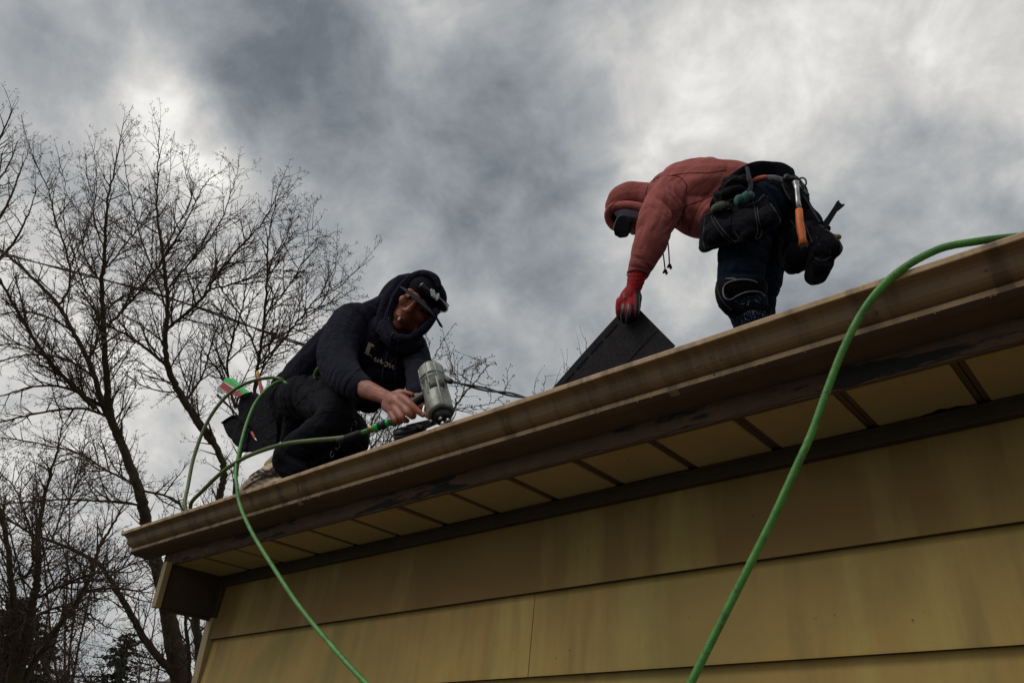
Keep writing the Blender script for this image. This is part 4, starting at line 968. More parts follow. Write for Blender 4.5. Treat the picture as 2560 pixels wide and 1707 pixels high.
for par, pts, r in ((pa, [(1000,470),(1060,440),(1160,425)], .0042), (pa, [(1002,480),(992,560),(990,640),(1000,685)], .0026), (pa, [(1060,480),(1100,540),(1150,600),(1200,640),(1222,620),(1200,580)], .0026),
                    (pa, [(1040,470),(1060,520),(1110,590),(1170,645)], .0018), (pb, [(1215,400),(1280,400),(1340,380),(1390,332)], .0050), (pb, [(1320,400),(1335,480),(1345,570),(1330,620),(1362,610),(1368,560),(1350,480),(1340,410)], .0022),
                    (pb, [(1395,340),(1450,400),(1500,480),(1505,530),(1480,545)], .0034), (pb, [(1405,360),(1455,430),(1490,500),(1492,535)], .0020), (pc_, [(1075,385),(1150,372),(1220,352),(1285,318),(1292,285),(1275,200)], .0050), (pc_, [(1110,300),(1150,250),(1200,215)], .0022),
                    (pe, [(1720,745),(1760,765),(1820,740)], .0026), (pe, [(1750,530),(1830,585),(1885,650),(1885,700)], .0032), (pd, [(1645,345),(1700,430),(1750,510)], .0040), (pd, [(1600,420),(1650,520),(1700,640)], .0022), (pd, [(1560,500),(1600,560),(1640,640)], .0020), (pf, [(1462,160),(1500,250),(1530,320),(1560,365)], .0030)):
    seam(TB, Z2, pts, r, 'binding', M_binding, par)
mb = MB(); mb.tube(hosepts([P2(*p) for p in ((1275,155,-.215),(1290,220,-.23),(1300,280,-.245),(1280,318,-.255))], 6), .0085, 8, flat=.45, fdir=F.copy()); mb.build('pouch_strap', M_binding, belt)
mb = MB(); mb.tube(hosepts([P2(1635+26*math.cos(a), 252+30*math.sin(a), -.12) for a in [k*math.pi/7-2.6 for k in range(12)]], 3), .0035, 8); mb.build('tether_ring', M_rubber, belt)
mb = MB(); mb.tube([P2(1620,270,-.12), P2(1648,300,-.12), P2(1672,332,-.12)], [.006, .005, .006], 8); mb.build('tether_clip', M_rubber, belt)
rag = MB(); chain(rag, Z2, s2, c2([(1215,372,-.285,28),(1250,358,-.29,34),(1290,340,-.285,28)])); me = remesh(rag, .0035, 3); fold(me, [(P2(1250,355,-.3), .06, R, 40, .004)], .001, 5)
tag(mobj('work_glove', me, M_teal, None), 'teal cloth glove stuffed in the top of the nail pouch', 'glove')
gp_ = MB(); chain(gp_, Z2, s2, c2([(1060,425,-.255,20),(1100,408,-.26,26),(1145,396,-.255,20)])); me = remesh(gp_, .0035, 3); fold(me, [(P2(1100,410,-.26), .05, R, 45, .003)], .001, 6)
tag(mobj('cloth_scrap', me, mat('olive_cloth', (.13, .14, .10), .9, var=.5, vscale=60), None), 'grey-green rag showing above the left nail pouch', 'rag')
# hammer with the orange grip
hm = empty('hammer', P2(1600, 400, -.2)); tag(hm, 'claw hammer with steel shaft and orange grip hanging from the tool belt', 'hammer')
seg([P2(1525,222,-.19), P2(1548,228,-.19)], .0150, 'striking_face', M_black, hm, round_=False)
seg([P2(1545,228,-.19), P2(1575,225,-.185), P2(1605,232,-.18)], [.011, .0095, .0085], 'head', M_black, hm)
for dx in (0, 9): seg([P2(1600,232,-.18+dx*.002), P2(1628,250+dx,-.17), P2(1645,280+dx*1.5,-.16)], [.006, .005, .003], 'claw', M_black, hm)
seg([P2(1592,250,-.20), P2(1600,300,-.20), P2(1606,370,-.20), P2(1616,436,-.20)], [.0125, .0080, .0085, .0105], 'shaft', M_steel, hm, round_=False)
seg([P2(1614,432,-.20), P2(1618,500,-.205), P2(1628,570,-.21), P2(1636,620,-.21), P2(1644,660,-.21)], [.0125, .0130, .0145, .0120, .0165], 'grip', M_orange, hm, round_=False)
seg([P2(1642,648,-.206), P2(1648,672,-.206)], [.0150, .0130], 'grip_end', M_black, hm)
# flat pry bar in the rear bag
pb_ = empty('pry_bar', P2(1790, 540, 0)); tag(pb_, 'dark notched pry bar standing up out of the rear tool bag', 'pry bar')
poly = [(1760,560),(1765,525),(1812,460),(1845,410),(1868,372),(1878,366),(1880,380),(1898,395),(1912,388),(1912,402),(1895,418),(1862,445),(1822,510),(1795,560),(1780,580)]
a = [P2(x, y, -.02) for x, y in poly]; mb = MB(); mb.extr(a, [p+F*.010 for p in a]); mb.build('bar', M_iron, pb_, False, bevel=.001)
mb = MB(); mb.ball(P2(1800,552,-.03), .012, 10, 7); mb.build('heel', M_iron, pb_)
sc = empty('chisel', P2(1860, 606, 0)); tag(sc, 'tool with an amber handle end poking from the rear bag below the pry bar', 'chisel')
seg([P2(1820,600,.0), P2(1850,603,.0)], .008, 'shank', M_black, sc); seg([P2(1848,603,.0), P2(1872,608,.0)], [.008, .0105], 'handle', mat('amber', (.36, .13, .02), .4), sc)

# ------------------------------------------------------------------ the shingle he is holding
YS = Y0-.16
c0 = aty(1578, 752, YS); eL = (aty(1400, 958, YS+.05)-c0); eL = eL.normalized(); eR = (aty(1688, 866, YS-.02)-c0).normalized()
nS = eL.cross(eR).normalized()
if nS.dot(F) > 0: nS = -nS                   # towards the camera
wS, lS = .335, .75; nu, nv = 26, 12
def spt(u, v, off=0): return c0+eL*u*lS+eR*v*wS+nS*(.012*math.sin(u*2.6)-.012*v*v*(1-u)+off)
shg = empty('shingle', spt(1, .5)); tag(shg, 'dark asphalt shingle sheet held upright by one corner in the red glove', 'shingle')
def sheet(u0, u1, v0, v1, o0, o1, name, m, nu=24, nv=8):
    mb = MB(); vs = []
    for o_ in (o0, o1):
        for i in range(nu+1):
            for k in range(nv+1): vs.append(spt(u0+(u1-u0)*i/nu, v0+(v1-v0)*k/nv, o_))
    M_ = (nu+1)*(nv+1); w = nv+1; fs = []
    for i in range(nu):
        for k in range(nv): a = i*w+k; fs += [(a, a+1, a+w+1, a+w), (M_+a, M_+a+w, M_+a+w+1, M_+a+1)]
    for i in range(nu): fs += [(i*w, (i+1)*w, M_+(i+1)*w, M_+i*w), (i*w+nv, M_+i*w+nv, M_+(i+1)*w+nv, (i+1)*w+nv)]
    for k in range(nv): fs += [(k, M_+k, M_+k+1, k+1), (nu*w+k, nu*w+k+1, M_+nu*w+k+1, M_+nu*w+k)]
    mb.add(vs, fs); return mb.build(name, m, shg, False)
sheet(0, 1, 0, 1, -.0022, .0, 'top_layer', M_shingle)
sheet(0, 1, .0, .66, .0003, .0026, 'under_layer', M_shingle)
for k in range(7):
    u0 = .14+k*.12
    sheet(u0, u0+.10, .10, .135, .0027, .0040, 'sealant_strip', M_tar, 6, 2)

# ------------------------------------------------------------------ service cable
cab = MB(); a0, a1, a2_ = atd(-260, 560, 13), atd(700, 838, 9.5), atd(1450, 1052, 7.2)
cab = empty('service_cable', a0); tag(cab, 'black twisted overhead service cable running behind the crouching man', 'cable')
q = hosepts([atd(-600,470,15), atd(0,632,12), atd(400,738,10.4), atd(760,862,9), atd(1135,955,7.6), atd(1310,993,7), atd(1500,1040,6.4), atd(1900,1150,5.4)], 60)
for k in range(2):
    mb = MB(); mb.tube([p+R*0+U*.012*math.cos(i*.11+k*3.14)+F*.012*math.sin(i*.11+k*3.14) for i, p in enumerate(q)], .0105, 6); mb.build('strand', M_wire, cab)
# ------------------------------------------------------------------ trees
class Grow:                                  # collects tapered three-sided segments
    def __init__(s, seed): s.r = random.Random(seed); s.S = []; s.B = []
    def seg(s, a, b, ra, rb): s.S.append((*a, *b, ra, rb))
    def branch(s, p, d, L, r, lvl, spec, up=.10):
        rr = s.r; sp = spec[lvl]; n = max(2, int(L/sp['step'])); st = L/n; d = d.normalized(); gap = sp.get('gap', 99); ac = rr.random()*gap
        for i in range(n):
            t = i/n; ra = r*(1-t)**.8+.0010; rb = r*(1-(i+1)/n)**.8+.0010
            d = (d+Vector((rr.gauss(0, 1), rr.gauss(0, 1), rr.gauss(0, 1)))*sp['wob']+Vector((0, 0, up))).normalized()
            q = p+d*st; s.seg(p, q, ra, rb); ac += st
            while ac > gap and lvl+1 < len(spec) and t > sp.get('bare', 0):
                ac -= gap*(.6+.8*rr.random()); s.side(p.lerp(q, rr.random()), d, L*(1-t*.62), rb, lvl+1, spec, up)
            p = q
        if sp.get('bud'): s.B.append((*p, sp['bud']))
    def side(s, p, d, PL, r, lvl, spec, up):
        rr = s.r; sp = spec[lvl]; a = math.radians(sp['ang'][0]+(sp['ang'][1]-sp['ang'][0])*rr.random())
        o = d.cross(Vector((rr.gauss(0, 1), rr.gauss(0, 1), rr.gauss(0, 1))))
        if o.length < 1e-6: return
        nd = d*math.cos(a)+o.normalized()*math.sin(a)
        L = min(sp['len'][1], max(sp['len'][0], PL*sp['k']*(.55+.7*rr.random())))
        s.branch(p, nd, L, min(sp['r'], r*.75), lvl, spec, up)
    def mesh(s, name, m, parent, sides=3, kind=None):
        A = np.array(s.S, float); P, Q, ra, rb = A[:, :3], A[:, 3:6], A[:, 6], A[:, 7]
        T = Q-P; T /= np.maximum(np.linalg.norm(T, axis=1), 1e-9)[:, None]
        ref = np.where(np.abs(T[:, 2:3]) < .9, np.array([[0, 0, 1.]]), np.array([[1., 0, 0]]))
        a = np.cross(T, ref); a /= np.linalg.norm(a, axis=1)[:, None]; b = np.cross(T, a); n = len(A); V = np.empty((n, 2*sides, 3))
        for k in range(sides):
            w = 2*math.pi*k/sides; o = a*math.cos(w)+b*math.sin(w); V[:, k] = P+o*ra[:, None]; V[:, sides+k] = Q+T*(rb[:, None]*.3)+o*rb[:, None]
        idx = np.arange(n)[:, None, None]*2*sides
        f = np.array([[k, (k+1) % sides, sides+(k+1) % sides, sides+k] for k in range(sides)])[None]
        Fq = (idx+f).reshape(-1, 4); V = V.reshape(-1, 3)
        if s.B:
            B = np.array(s.B); m_ = len(B); o6 = np.array([[1,0,0],[-1,0,0],[0,1,0],[0,-1,0],[0,0,1.5],[0,0,-1.5]]); VB = (B[:, None, :3]+o6[None]*B[:, None, 3:4]).reshape(-1, 3)
            t8 = np.array([[0,2,4,4],[2,1,4,4],[1,3,4,4],[3,0,4,4],[2,0,5,5],[1,2,5,5],[3,1,5,5],[0,3,5,5]])[:, :3]
            tb = (np.arange(m_)[:, None, None]*6+t8[None]).reshape(-1, 3)+len(V); V = np.vstack([V, VB])
        else: tb = np.zeros((0, 3), int)
        me = bpy.data.meshes.new(name); nv = len(V); nl = len(Fq)*4+len(tb)*3
        me.vertices.add(nv); me.vertices.foreach_set('co', V.astype(np.float32).ravel()); me.loops.add(nl)
        me.loops.foreach_set('vertex_index', np.concatenate([Fq.ravel(), tb.ravel()]).astype(np.int32))
        me.polygons.add(len(Fq)+len(tb)); me.polygons.foreach_set('loop_start', np.concatenate([np.arange(len(Fq))*4, len(Fq)*4+np.arange(len(tb))*3]).astype(np.int32))
        me.update(calc_edges=True); me.materials.append(m); me.polygons.foreach_set('use_smooth', [True]*len(me.polygons))
        o = bpy.data.objects.new(name, me); link(o, parent)
        if kind: o['kind'] = kind
        return o
ZA = zm(0, 240, 900/1641); ZB = zm(0, 1100, 800/2067)
FINE = [dict(step=.14, wob=.10, gap=.115, bare=.0), dict(step=.10, wob=.075, gap=.078, ang=(28, 62), len=(.30, .95), k=.42, r=.011, bare=.1),
        dict(step=.06, wob=.09, gap=.055, ang=(30, 65), len=(.14, .55), k=.45, r=.0045, bud=.006), dict(step=.035, wob=.1, ang=(35, 70), len=(.035, .12), k=.3, r=.0026, bud=.0052)]
def tree(name, label, limbs, base, dp, seed, spec=FINE, group=None, cat='tree', bark=None, tmat=None, up=.085, vary=.9, gap0=.092):
    root = empty(name, base); tag(root, label, cat, group); g = Grow(seed); rr = random.Random(seed)
    for li, (z, sc, pts, d0, d1) in enumerate(limbs):
        q = []
        n = len(pts)
        for i, (x, y, w) in enumerate(pts):
            t = i/(n-1); d = d0+(d1-d0)*t; p = atd(*z(x, y), d); q.append((p, w*sc*d/FPX/2*.86))
        q = spline(q, 7); q = [(p+Vector((rr.gauss(0, .006), rr.gauss(0, .006), 0)), max(r, .004)) for p, r in q]
        mb = MB(); mb.tube([p for p, r in q], [r for p, r in q], 10 if q[0][1] > .05 else 7)
        mb.build('trunk' if q[0][1] > .07 else 'limb', bark or M_bark, root)
        tot = sum((q[i+1][0]-q[i][0]).length for i in range(len(q)-1)); run = 0; ac = 0
        for i in range(len(q)-1):
            a, b = q[i][0], q[i+1][0]; L = (b-a).length; run += L; ac += L; rem = 1-run/tot
            while ac > gap0:
                ac -= gap0*(.6+.8*rr.random())
                if q[i][1] > .10: continue
                g.side(a.lerp(b, rr.random()), (b-a).normalized(), .34+1.9*rem, q[i][1], 1, spec, up)
        g.branch(q[-1][0], (q[-1][0]-q[-2][0]), .30, q[-1][1]*.8, 2, spec, .02)
    g.mesh('crown', tmat or M_twig, root, kind=None)
    return root, g
A_, B_ = 900/1641, 800/2067
gz = lambda x, y, d: Vector((atd(x, y, d).x, atd(x, y, d).y, 0))
D = 10.5
limbs1 = [
 (ZB, B_, [(1215,1900,190),(1200,1700,170),(1180,1568,160),(1130,1350,140),(1095,1180,120),(1060,1000,108),(1010,800,98),(960,600,86),(925,430,80),(870,250,70),(800,60,62),(772,0,58)], D, D),
 (ZA, A_, [(545,1560,42),(500,1450,36),(488,1300,33),(478,1150,28),(470,1000,25),(465,850,22),(475,750,19),(480,640,16),(490,480,11),(530,300,7),(558,150,3)], D, D-.6),
 (ZA, A_, [(540,1560,38),(470,1400,30),(400,1200,25),(330,1070,23),(270,960,21),(170,850,17),(50,740,13),(-60,650,8)], D, D+.8),
 (ZA, A_, [(270,960,14),(320,850,12),(300,700,10),(250,560,8),(220,430,6),(150,280,4),(108,155,2.5)], D+.4, D+1.2),
 (ZA, A_, [(430,1420,26),(370,1360,24),(280,1270,21),(170,1130,18),(80,980,15),(0,840,12),(-100,700,8)], D-.2, D-1.0),
 (ZA, A_, [(490,1050,15),(600,930,13),(700,800,11),(760,720,10),(850,570,7),(920,430,5),(965,370,3)], D, D-1.3),
 (ZA, A_, [(482,970,11),(560,920,10),(690,835,7),(790,790,5),(880,720,3)], D, D+1.0),
 (ZA, A_, [(488,780,9),(560,690,8),(640,590,6),(720,500,4),(770,400,3),(778,240,2)], D-.3, D+.8),
 (ZA, A_, [(400,1200,14),(450,1100,11),(440,980,9),(380,860,8),(330,700,6),(290,560,5),(300,420,3),(272,310,2)], D, D-1.2),
 (ZA, A_, [(470,860,9),(400,760,8),(380,640,7),(430,500,5),(400,380,4),(390,290,2)], D, D+.9),
 (ZA, A_, [(478,700,8),(430,560,6),(440,400,4),(426,250,2)], D, D+.4),
 (ZB, B_, [(1170,1540,70),(1060,1440,56),(930,1280,50),(850,1130,45),(760,980,40),(700,880,36),(640,800,32),(500,720,26),(330,650,22),(200,600,18),(30,500,14),(-120,420,10)], D, D-1.6),
 (ZB, B_, [(700,880,16),(760,840,14),(880,790,11),(960,760,8),(1010,700,5)], D-1.0, D-.4),
 (ZB, B_, [(930,430,20),(800,400,17),(600,390,15),(400,382,14),(180,398,11),(0,412,9),(-150,430,7)], D, D-1.4),
 (ZB, B_, [(900,300,18),(780,240,17),(680,190,15),(500,82,13),(330,40,11),(130,0,9),(-40,-20,7)], D, D+1.2),
 (ZA, A_, [(480,1420,16),(300,1330,13),(150,1325,10),(0,1370,7),(-90,1400,5)], D, D-1.2),
 (ZA, A_, [(440,1290,14),(300,1200,12),(120,1180,9),(-60,1230,6)], D, D+1.0),
 (ZA, A_, [(510,1470,16),(380,1425,13),(200,1440,11),(0,1485,8),(-90,1500,6)], D, D+.5),
 (ZA, A_, [(330,1070,11),(200,1000,9),(60,985,7),(-60,1010,5)], D, D-.9),
 (ZA, A_, [(290,1280,12),(180,1170,10),(60,1130,8),(-60,1150,5)], D, D+.8),
 (ZA, A_, [(180,1140,10),(120,1040,8),(90,900,6),(60,800,4)], D-.3, D-.9),
 (ZB, B_, [(930,330,18),(1040,350,17),(1110,375,16),(1160,410,16),(1175,450,14)], D, D-.5),
]
b_ = gz(1215*B_, 1900*B_+1100, D)
tree('bare_tree', 'large bare tree with mossy forked trunk standing behind the house corner', limbs1, b_, D, 11)
D = 9.4
limbs2 = [
 (ZB, B_, [(1300,1900,80),(1290,1700,74),(1285,1568,72),(1290,1350,66),(1262,1150,60),(1300,900,58),(1370,600,56),(1410,400,54),(1440,250,50),(1440,150,48),(1382,10,44)], D, D),
 (ZB, B_, [(1215,1568,34),(1220,1350,28),(1195,1150,22),(1240,950,18),(1260,700,14)], D, D+.4),
 (ZB, B_, [(1330,1480,30),(1350,1150,28),(1420,800,27),(1500,450,26),(1530,200,24),(1590,-100,20)], D, D+.6),
 (ZA, A_, [(965,1568,46),(900,1480,42),(830,1370,36),(780,1270,32),(755,1180,28),(758,1050,25),(765,950,22),(750,800,19),(740,700,15),(715,500,10),(720,300,6),(726,158,3)], D, D-.6),
 (ZA, A_, [(765,1060,19),(850,990,17),(930,910,15),(1010,790,12),(1100,680,9),(1180,600,7),(1260,480,5),(1315,460,3)], D, D-1.0),
 (ZA, A_, [(762,880,11),(860,770,9),(950,660,8),(1020,540,6),(1060,420,4),(1090,312,2.5)], D, D+.8),
 (ZA, A_, [(755,960,12),(700,800,9),(640,640,7),(600,480,6),(570,330,4),(562,200,2)], D, D+.7),
 (ZA, A_, [(748,740,9),(800,600,7),(870,480,5),(840,320,2)], D, D+.2),
 (ZA, A_, [(752,1220,18),(640,1130,14),(560,1080,12),(470,1030,10),(420,960,7),(360,880,5)], D, D-.8),
 (ZA, A_, [(960,880,10),(1050,860,9),(1150,820,7),(1260,720,5),(1350,640,4),(1425,605,2)], D-.5, D-.9),
 (ZA, A_, [(1080,1568,22),(1090,1480,20),(1150,1400,19),(1175,1230,17),(1200,1050,14),(1215,870,12),(1220,700,9),(1240,550,6),(1270,410,3)], D-.3, D-1.4),
 (ZA, A_, [(1190,1220,12),(1290,1110,10),(1380,1000,9),(1440,930,7),(1500,900,6),(1560,860,4),(1615,800,2)], D-.8, D-1.8),
 (ZA, A_, [(1180,1200,11),(1120,1050,9),(1060,950,8),(1000,860,6),(960,760,4),(900,680,3)], D-.8, D),
 (ZA, A_, [(1070,1420,14),(1035,1250,12),(1060,1110,10),(1100,980,8),(1120,840,6),(1110,700,4),(1160,600,3)], D-.3, D-1.0),
 (ZA, A_, [(1210,1000,9),(1290,900,8),(1370,780,6),(1400,700,4),(1447,650,2)], D-.9, D-1.5),
 (ZA, A_, [(1200,1140,10),(1330,1060,8),(1450,960,6),(1520,820,4),(1535,700,2)], D-.9, D-.5),
 (ZA, A_, [(1218,800,7),(1290,680,6),(1330,560,3)], D-1, D-.6),
 (ZA, A_, [(840,1400,14),(920,1280,10),(960,1150,8),(1000,1020,6),(1040,900,4)], D, D+.8),
]
b_ = gz(1300*B_, 1900*B_+1100, D)
tree('bare_tree', 'bare tree with curving leaders rising directly behind the crouching man', limbs2, b_, D, 12)
D = 8.2
limbs3 = [
 (ZB, B_, [(70,2000,140),(85,1750,130),(90,1568,120),(150,1350,100),(190,1150,72),(220,1000,62),(240,880,52),(245,600,36),(280,400,26),(330,200,18),(380,20,12),(400,-100,6)], D, D),
 (ZB, B_, [(40,1700,70),(70,1568,62),(95,1350,56),(96,1200,52),(80,950,46),(45,700,38),(25,560,32),(0,450,26),(-60,250,18)], D, D-.4),
 (ZB, B_, [(110,1700,70),(150,1568,62),(280,1340,54),(400,1170,46),(520,1010,38),(590,860,30),(640,700,24),(720,560,18),(800,420,10),(860,330,5)], D, D+.6),
 (ZB, B_, [(540,990,24),(620,965,22),(760,955,18),(900,970,12),(1000,930,7)], D+.4, D+.9),
 (ZB, B_, [(245,1015,26),(400,940,22),(560,872,18),(700,850,14),(850,850,10),(960,800,6)], D, D-.8),
 (ZB, B_, [(240,1135,20),(330,1090,18),(430,1070,16),(520,1090,14),(600,1140,12),(680,1200,9),(740,1215,6)], D, D-.5),
 (ZB, B_, [(100,905,20),(170,870,18),(210,800,16),(215,700,12),(180,560,9),(140,400,6)], D, D-.7),
 (ZB, B_, [(240,700,16),(160,480,13),(90,300,10),(30,240,8),(-60,150,5)], D, D+.6),
 (ZB, B_, [(330,650,14),(420,440,12),(500,260,10),(540,60,7),(560,-100,4)], D+.2, D+.8),
]
b_ = gz(70*B_, 2000*B_+1100, D)
tree('bare_tree', 'bare tree with thick twin trunks at the lower left edge in front of the conifer', limbs3, b_, D, 13, gap0=.075)
# finer, farther trees
THIN = [dict(step=.3, wob=.1, gap=.2), dict(step=.2, wob=.14, gap=.16, ang=(25, 55), len=(.7, 2.4), k=.55, r=.016, bare=.1), dict(step=.12, wob=.15, gap=.13, ang=(28, 60), len=(.25, .9), k=.42, r=.008), dict(step=.08, wob=.12, ang=(30, 65), len=(.08, .22), k=.3, r=.0045, bud=.012)]
D = 19
limbs4 = [(ZA, A_, [(-700,1900,70),(-520,1300,60),(-330,900,46),(-160,560,32),(-60,330,18),(20,150,8),(60,60,4)], D, D), (ZA, A_, [(-330,900,30),(-200,780,26),(-60,640,20),(40,480,12),(90,350,6),(130,250,3)], D, D+2),
          (ZA, A_, [(-360,960,30),(-220,880,24),(-80,800,20),(40,700,14),(120,560,8),(170,420,4)], D, D-2), (ZA, A_, [(-160,560,16),(-40,420,12),(30,330,8),(80,210,4)], D, D+1), (ZA, A_, [(-260,760,20),(-100,560,16),(-20,420,10),(10,260,5)], D, D-1)]
tree('bare_tree', 'fine-twigged bare tree filling the far left edge behind the large tree', limbs4, gz(-700*A_, 1900*A_+240, D), D, 14, THIN, gap0=.22)
D = 21
limbs9 = [(ZB, B_, [(420,2100,40),(430,1800,26),(400+dx*.3,1400,16),(400+dx*.7,int(1300-(1300-yy)*.55),10),(400+dx,yy,4)], D+(k%3)-1, D+(k%4)-1.5) for k, (dx, yy) in enumerate(((-420,300),(-180,120),(60,160),(320,360),(-480,600),(160,560)))]
tree('bare_tree', 'distant reddish-brown twiggy tree filling the gaps low behind the forked limb', limbs9, gz(420*B_, 2100*B_+1100, D), D, 19, THIN, gap0=.16, tmat=mat('red_twig', (.085, .045, .034), .9))
Z6 = zm(1000, 840, 500/2352); s6 = 500/2352
D = 7.5; SM = [dict(step=.1, wob=.1, gap=.1), dict(step=.06, wob=.15, gap=.10, ang=(30, 60), len=(.08, .26), k=.45, r=.007, bare=.1), dict(step=.035, wob=.14, gap=.06, ang=(35, 65), len=(.05, .15), k=.4, r=.0035, bud=.007), dict(step=.03, wob=.1, ang=(35, 70), len=(.02, .05), k=.3, r=.0022, bud=.006)]
limbs5 = [(Z6, s6, [(560,1600,60),(570,1150,42),(600,950,34),(640,850,30),(700,760,26),(790,640,22),(870,560,17),(940,470,12),(980,410,8),(1045,340,5)], D, D-.5),
          (Z6, s6, [(655,790,18),(655,700,15),(680,560,13),(680,500,11),(630,420,9),(610,330,7),(580,215,4)], D, D+.3), (Z6, s6, [(770,655,12),(730,590,10),(690,530,9),(640,480,7),(575,460,4)], D, D-.3),
          (Z6, s6, [(635,860,16),(760,845,13),(900,825,11),(1060,795,9),(1170,730,7),(1240,660,4)], D, D-.4), (Z6, s6, [(870,560,9),(800,520,7),(740,480,5),(760,400,4),(860,350,3)], D-.2, D+.2), (Z6, s6, [(940,480,6),(920,410,5),(885,355,3)], D-.3, D-.1),
          (Z6, s6, [(500,1100,20),(400,520,12),(380,320,7),(410,240,5),(480,90,3)], D+.6, D+.8), (Z6, s6, [(390,420,8),(340,250,5),(348,60,3)], D+.6, D+.9)]
tree('bare_tree', 'small bare tree poking above the gutter just right of the nail gun', limbs5, gz(1120, 1600, D), D, 15, SM, gap0=.12, up=.05)
D = 12
limbs6 = [(Z6, s6, [(1750+(x-1750)*.1, 3900, 30), (1750+(x-1750)*.35, 2200, 16), (x, 900, 10), (x-8, y+220, 8), (x-2, y+90, 6), (x+w, y, 3)], D+k*.3, D+k*.3) for k, (x, y, w) in enumerate(((1582,545,10),(1700,470,25),(1815,520,28),(1950,370,-25),(1968,340,-2),(2130,145,-15),(2195,55,-5)))]
sp_ = [dict(step=.08, wob=.02, gap=.05), dict(step=.04, wob=.05, gap=.2, ang=(20, 40), len=(.05, .13), k=.08, r=.004, bud=.010), dict(step=.03, wob=.1, ang=(35, 70), len=(.02, .05), k=.3, r=.003, bud=.008)]
tree('bare_tree', 'upright bare twig tips of a distant tree beside the held shingle', limbs6, gz(1420, 1300, D), D, 16, sp_, gap0=.075, up=.02)
D = 11; Z9 = Z1
limbs7 = [(Z1, s1, [(1080,1800,26),(1120,1500,22),(1160,1200,18),(1190,1050,14),(1230,930,9),(1250,800,5)], D, D), (Z1, s1, [(1160,1220,14),(1240,1120,12),(1290,1020,9),(1330,930,6)], D, D+1), (Z1, s1, [(1180,1150,12),(1170,1040,9),(1120,950,6)], D, D-.8),
          (Z1, s1, [(1240,1350,16),(1280,1200,13),(1330,1090,10),(1400,1000,6)], D, D-.5), (Z1, s1, [(1150,1400,14),(1220,1250,12),(1340,1200,8),(1400,1150,5)], D, D+.6)]
tree('bare_tree', 'bare tree seen through the gap between the crouching man and his hand', limbs7, gz(880, 1500, D), D, 17, FINE, gap0=.11)
# conifers: tiers of drooping boughs covered in needle sprays
def conifer(name, label, top, basey, d, half, seed, m, droop=.35, dens=1.0):
    tp = atd(*top, d); base = Vector((tp.x, tp.y, 0)); root = empty(name, base); tag(root, label, 'tree', None); rr = random.Random(seed)
    mb = MB(); mb.tube([base, base.lerp(tp, .5), tp], [half*.085, half*.05, .012], 9, round_=False); mb.build('trunk', M_bark, root)
    g = Grow(seed); z = .8; H = tp.z; leaf = MB()
    while z < H-.05:
        t = (H-z)/(H-.5); L0 = half*min(1, t*1.25+.06)
        for k in range(int(9*dens)):
            a = rr.random()*6.28; L = L0*(.65+.5*rr.random()); d_ = Vector((math.cos(a), math.sin(a), .12-droop*rr.random())); p = Vector((base.x, base.y, z+rr.random()*.3)); n = max(3, int(L/.16))
            for i in range(n):
                q = p+d_.normalized()*(L/n); g.seg(p, q, .022*(1-i/n)+.006, .022*(1-(i+1)/n)+.005); d_ = d_+Vector((rr.gauss(0,.06), rr.gauss(0,.06), -.03+.05*(i/n)))
                for j in range(int(5*dens)):
                    o = Vector((rr.gauss(0, 1), rr.gauss(0, 1), rr.gauss(0, .55))).normalized(); c_ = p.lerp(q, rr.random()); l_ = .10+.16*rr.random()*(1-.5*i/n)
                    e = c_+(o*.8+d_.normalized()*.6).normalized()*l_; s_ = o.cross(d_).normalized()*l_*.22
                    leaf.add([c_, c_.lerp(e, .5)+s_, e, c_.lerp(e, .5)-s_+Vector((0, 0, .02))], [(0, 1, 2, 3)])
                p = q
        z += .26 if dens >= 1 else .34
    g.mesh('boughs', M_twig, root); leaf.build('crown', m, root, False)
conifer('conifer', 'dark evergreen conifer behind the twin trunks at the lower left corner', (62, 1500), 1707, 24, 4.6, 31, M_needle, dens=1.8)
conifer('conifer', 'dark evergreen conifer rising behind the brown shrubby tree near the wall corner', (325, 1585), 1707, 30, 3.6, 32, M_needle)
D = 27
BR = [dict(step=.3, wob=.1, gap=.2), dict(step=.18, wob=.16, gap=.13, ang=(20, 50), len=(.5, 1.3), k=.55, r=.016), dict(step=.1, wob=.16, gap=.09, ang=(25, 60), len=(.2, .5), k=.45, r=.010), dict(step=.07, wob=.12, ang=(30, 65), len=(.08, .2), k=.3, r=.008, bud=.020)]
id_ = zm(0, 0, 1)
limbs8 = [(id_, 1, [(330,2050,14),(330,1900,12),(330+dx*.4,1800,9),(330+dx*.8,1720,6),(330+dx,yy,3)], D, D+k*.4-2) for k, (dx, yy) in enumerate(((-190,1690),(-130,1672),(-80,1665),(-30,1650),(20,1640),(70,1655),(110,1675),(-160,1700),(50,1668)))]
tree('shrubby_tree', 'brown rounded leafless shrubby tree low behind the conifer at lower left', limbs8, gz(330, 2050, D), D, 18, BR, gap0=.11, tmat=M_brush)
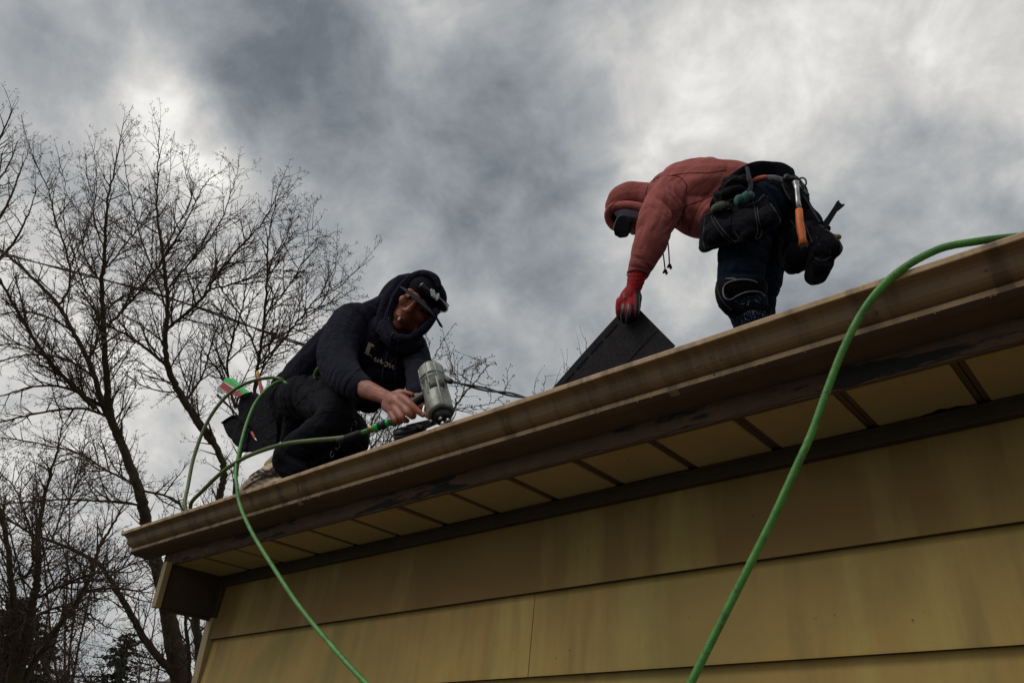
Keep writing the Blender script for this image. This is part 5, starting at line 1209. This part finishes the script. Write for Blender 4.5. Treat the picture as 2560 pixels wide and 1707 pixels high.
# street pole, its wires, and a neighbour's roof
pl = empty('lamp_pole', gz(118, 1700, 24)); tag(pl, 'thin grey street pole leaning between the bare trunks at lower left', 'pole')
seg([gz(100, 1760, 24), atd(118, 1665, 24), atd(143, 1580, 24), atd(160, 1520, 24)], [.075, .065, .055, .04], 'shaft', M_pole, pl)
for k, (y0, y1) in enumerate(((1555,1625),(1590,1650),(1622,1668),(1640,1690))):
    w = MB(); w.tube(hosepts([atd(-150, y0-26, 40), atd(110, y0+28, 40), atd(300, y1, 42), atd(520, y1+26, 46)], 8), .013, 4, round_=False)
    tag(w.build('power_line', M_wire, None), ('topmost', 'second', 'third', 'lowest')[k]+' of four thin power lines crossing the sky at lower left', 'wire', 'distant power lines at the lower left')
nb = empty('neighbour_house', gz(460, 1700, 16)); tag(nb, "low neighbouring house whose grey roof edge shows beside the corner board", 'house')
a = [atd(370, 1707, 16), atd(430, 1692, 16), atd(520, 1700, 16), atd(640, 1712, 16)]
r1, r2, r3, r4 = atd(388, 1712, 15.5), atd(425, 1693, 16.5), atd(620, 1693, 16.5), atd(640, 1712, 15.5)
bk = F.copy(); bk.z = 0; bk.normalize()
mb = MB(); mb.add([r1, r4, r3, r2, r2+bk*2+Vector((0, 0, -.6)), r3+bk*2+Vector((0, 0, -.6))], [(0, 1, 2, 3), (3, 2, 5, 4)]); o = mb.build('roof', mat('grey_roof', (.14, .12, .11), .9, bump=.4, bscale=60), nb, False); o.modifiers.new('s', 'SOLIDIFY').thickness = .06
e0, e1 = atd(385, 1709, 15.4), atd(660, 1707, 15.4)
mb = MB(); mb.tube([e0, e1], .05, 6, round_=False); mb.build('fascia', M_dark, nb)
q0, q1 = r1-Vector((0, 0, .05))+bk*.4, r4-Vector((0, 0, .05))+bk*.4
mb = MB(); mb.extr([q0, q1, Vector((q1.x, q1.y, 0)), Vector((q0.x, q0.y, 0))], [p+bk*1.6 for p in (q0, q1, Vector((q1.x, q1.y, 0)), Vector((q0.x, q0.y, 0)))]); mb.build('wall', M_trimlt, nb, False)
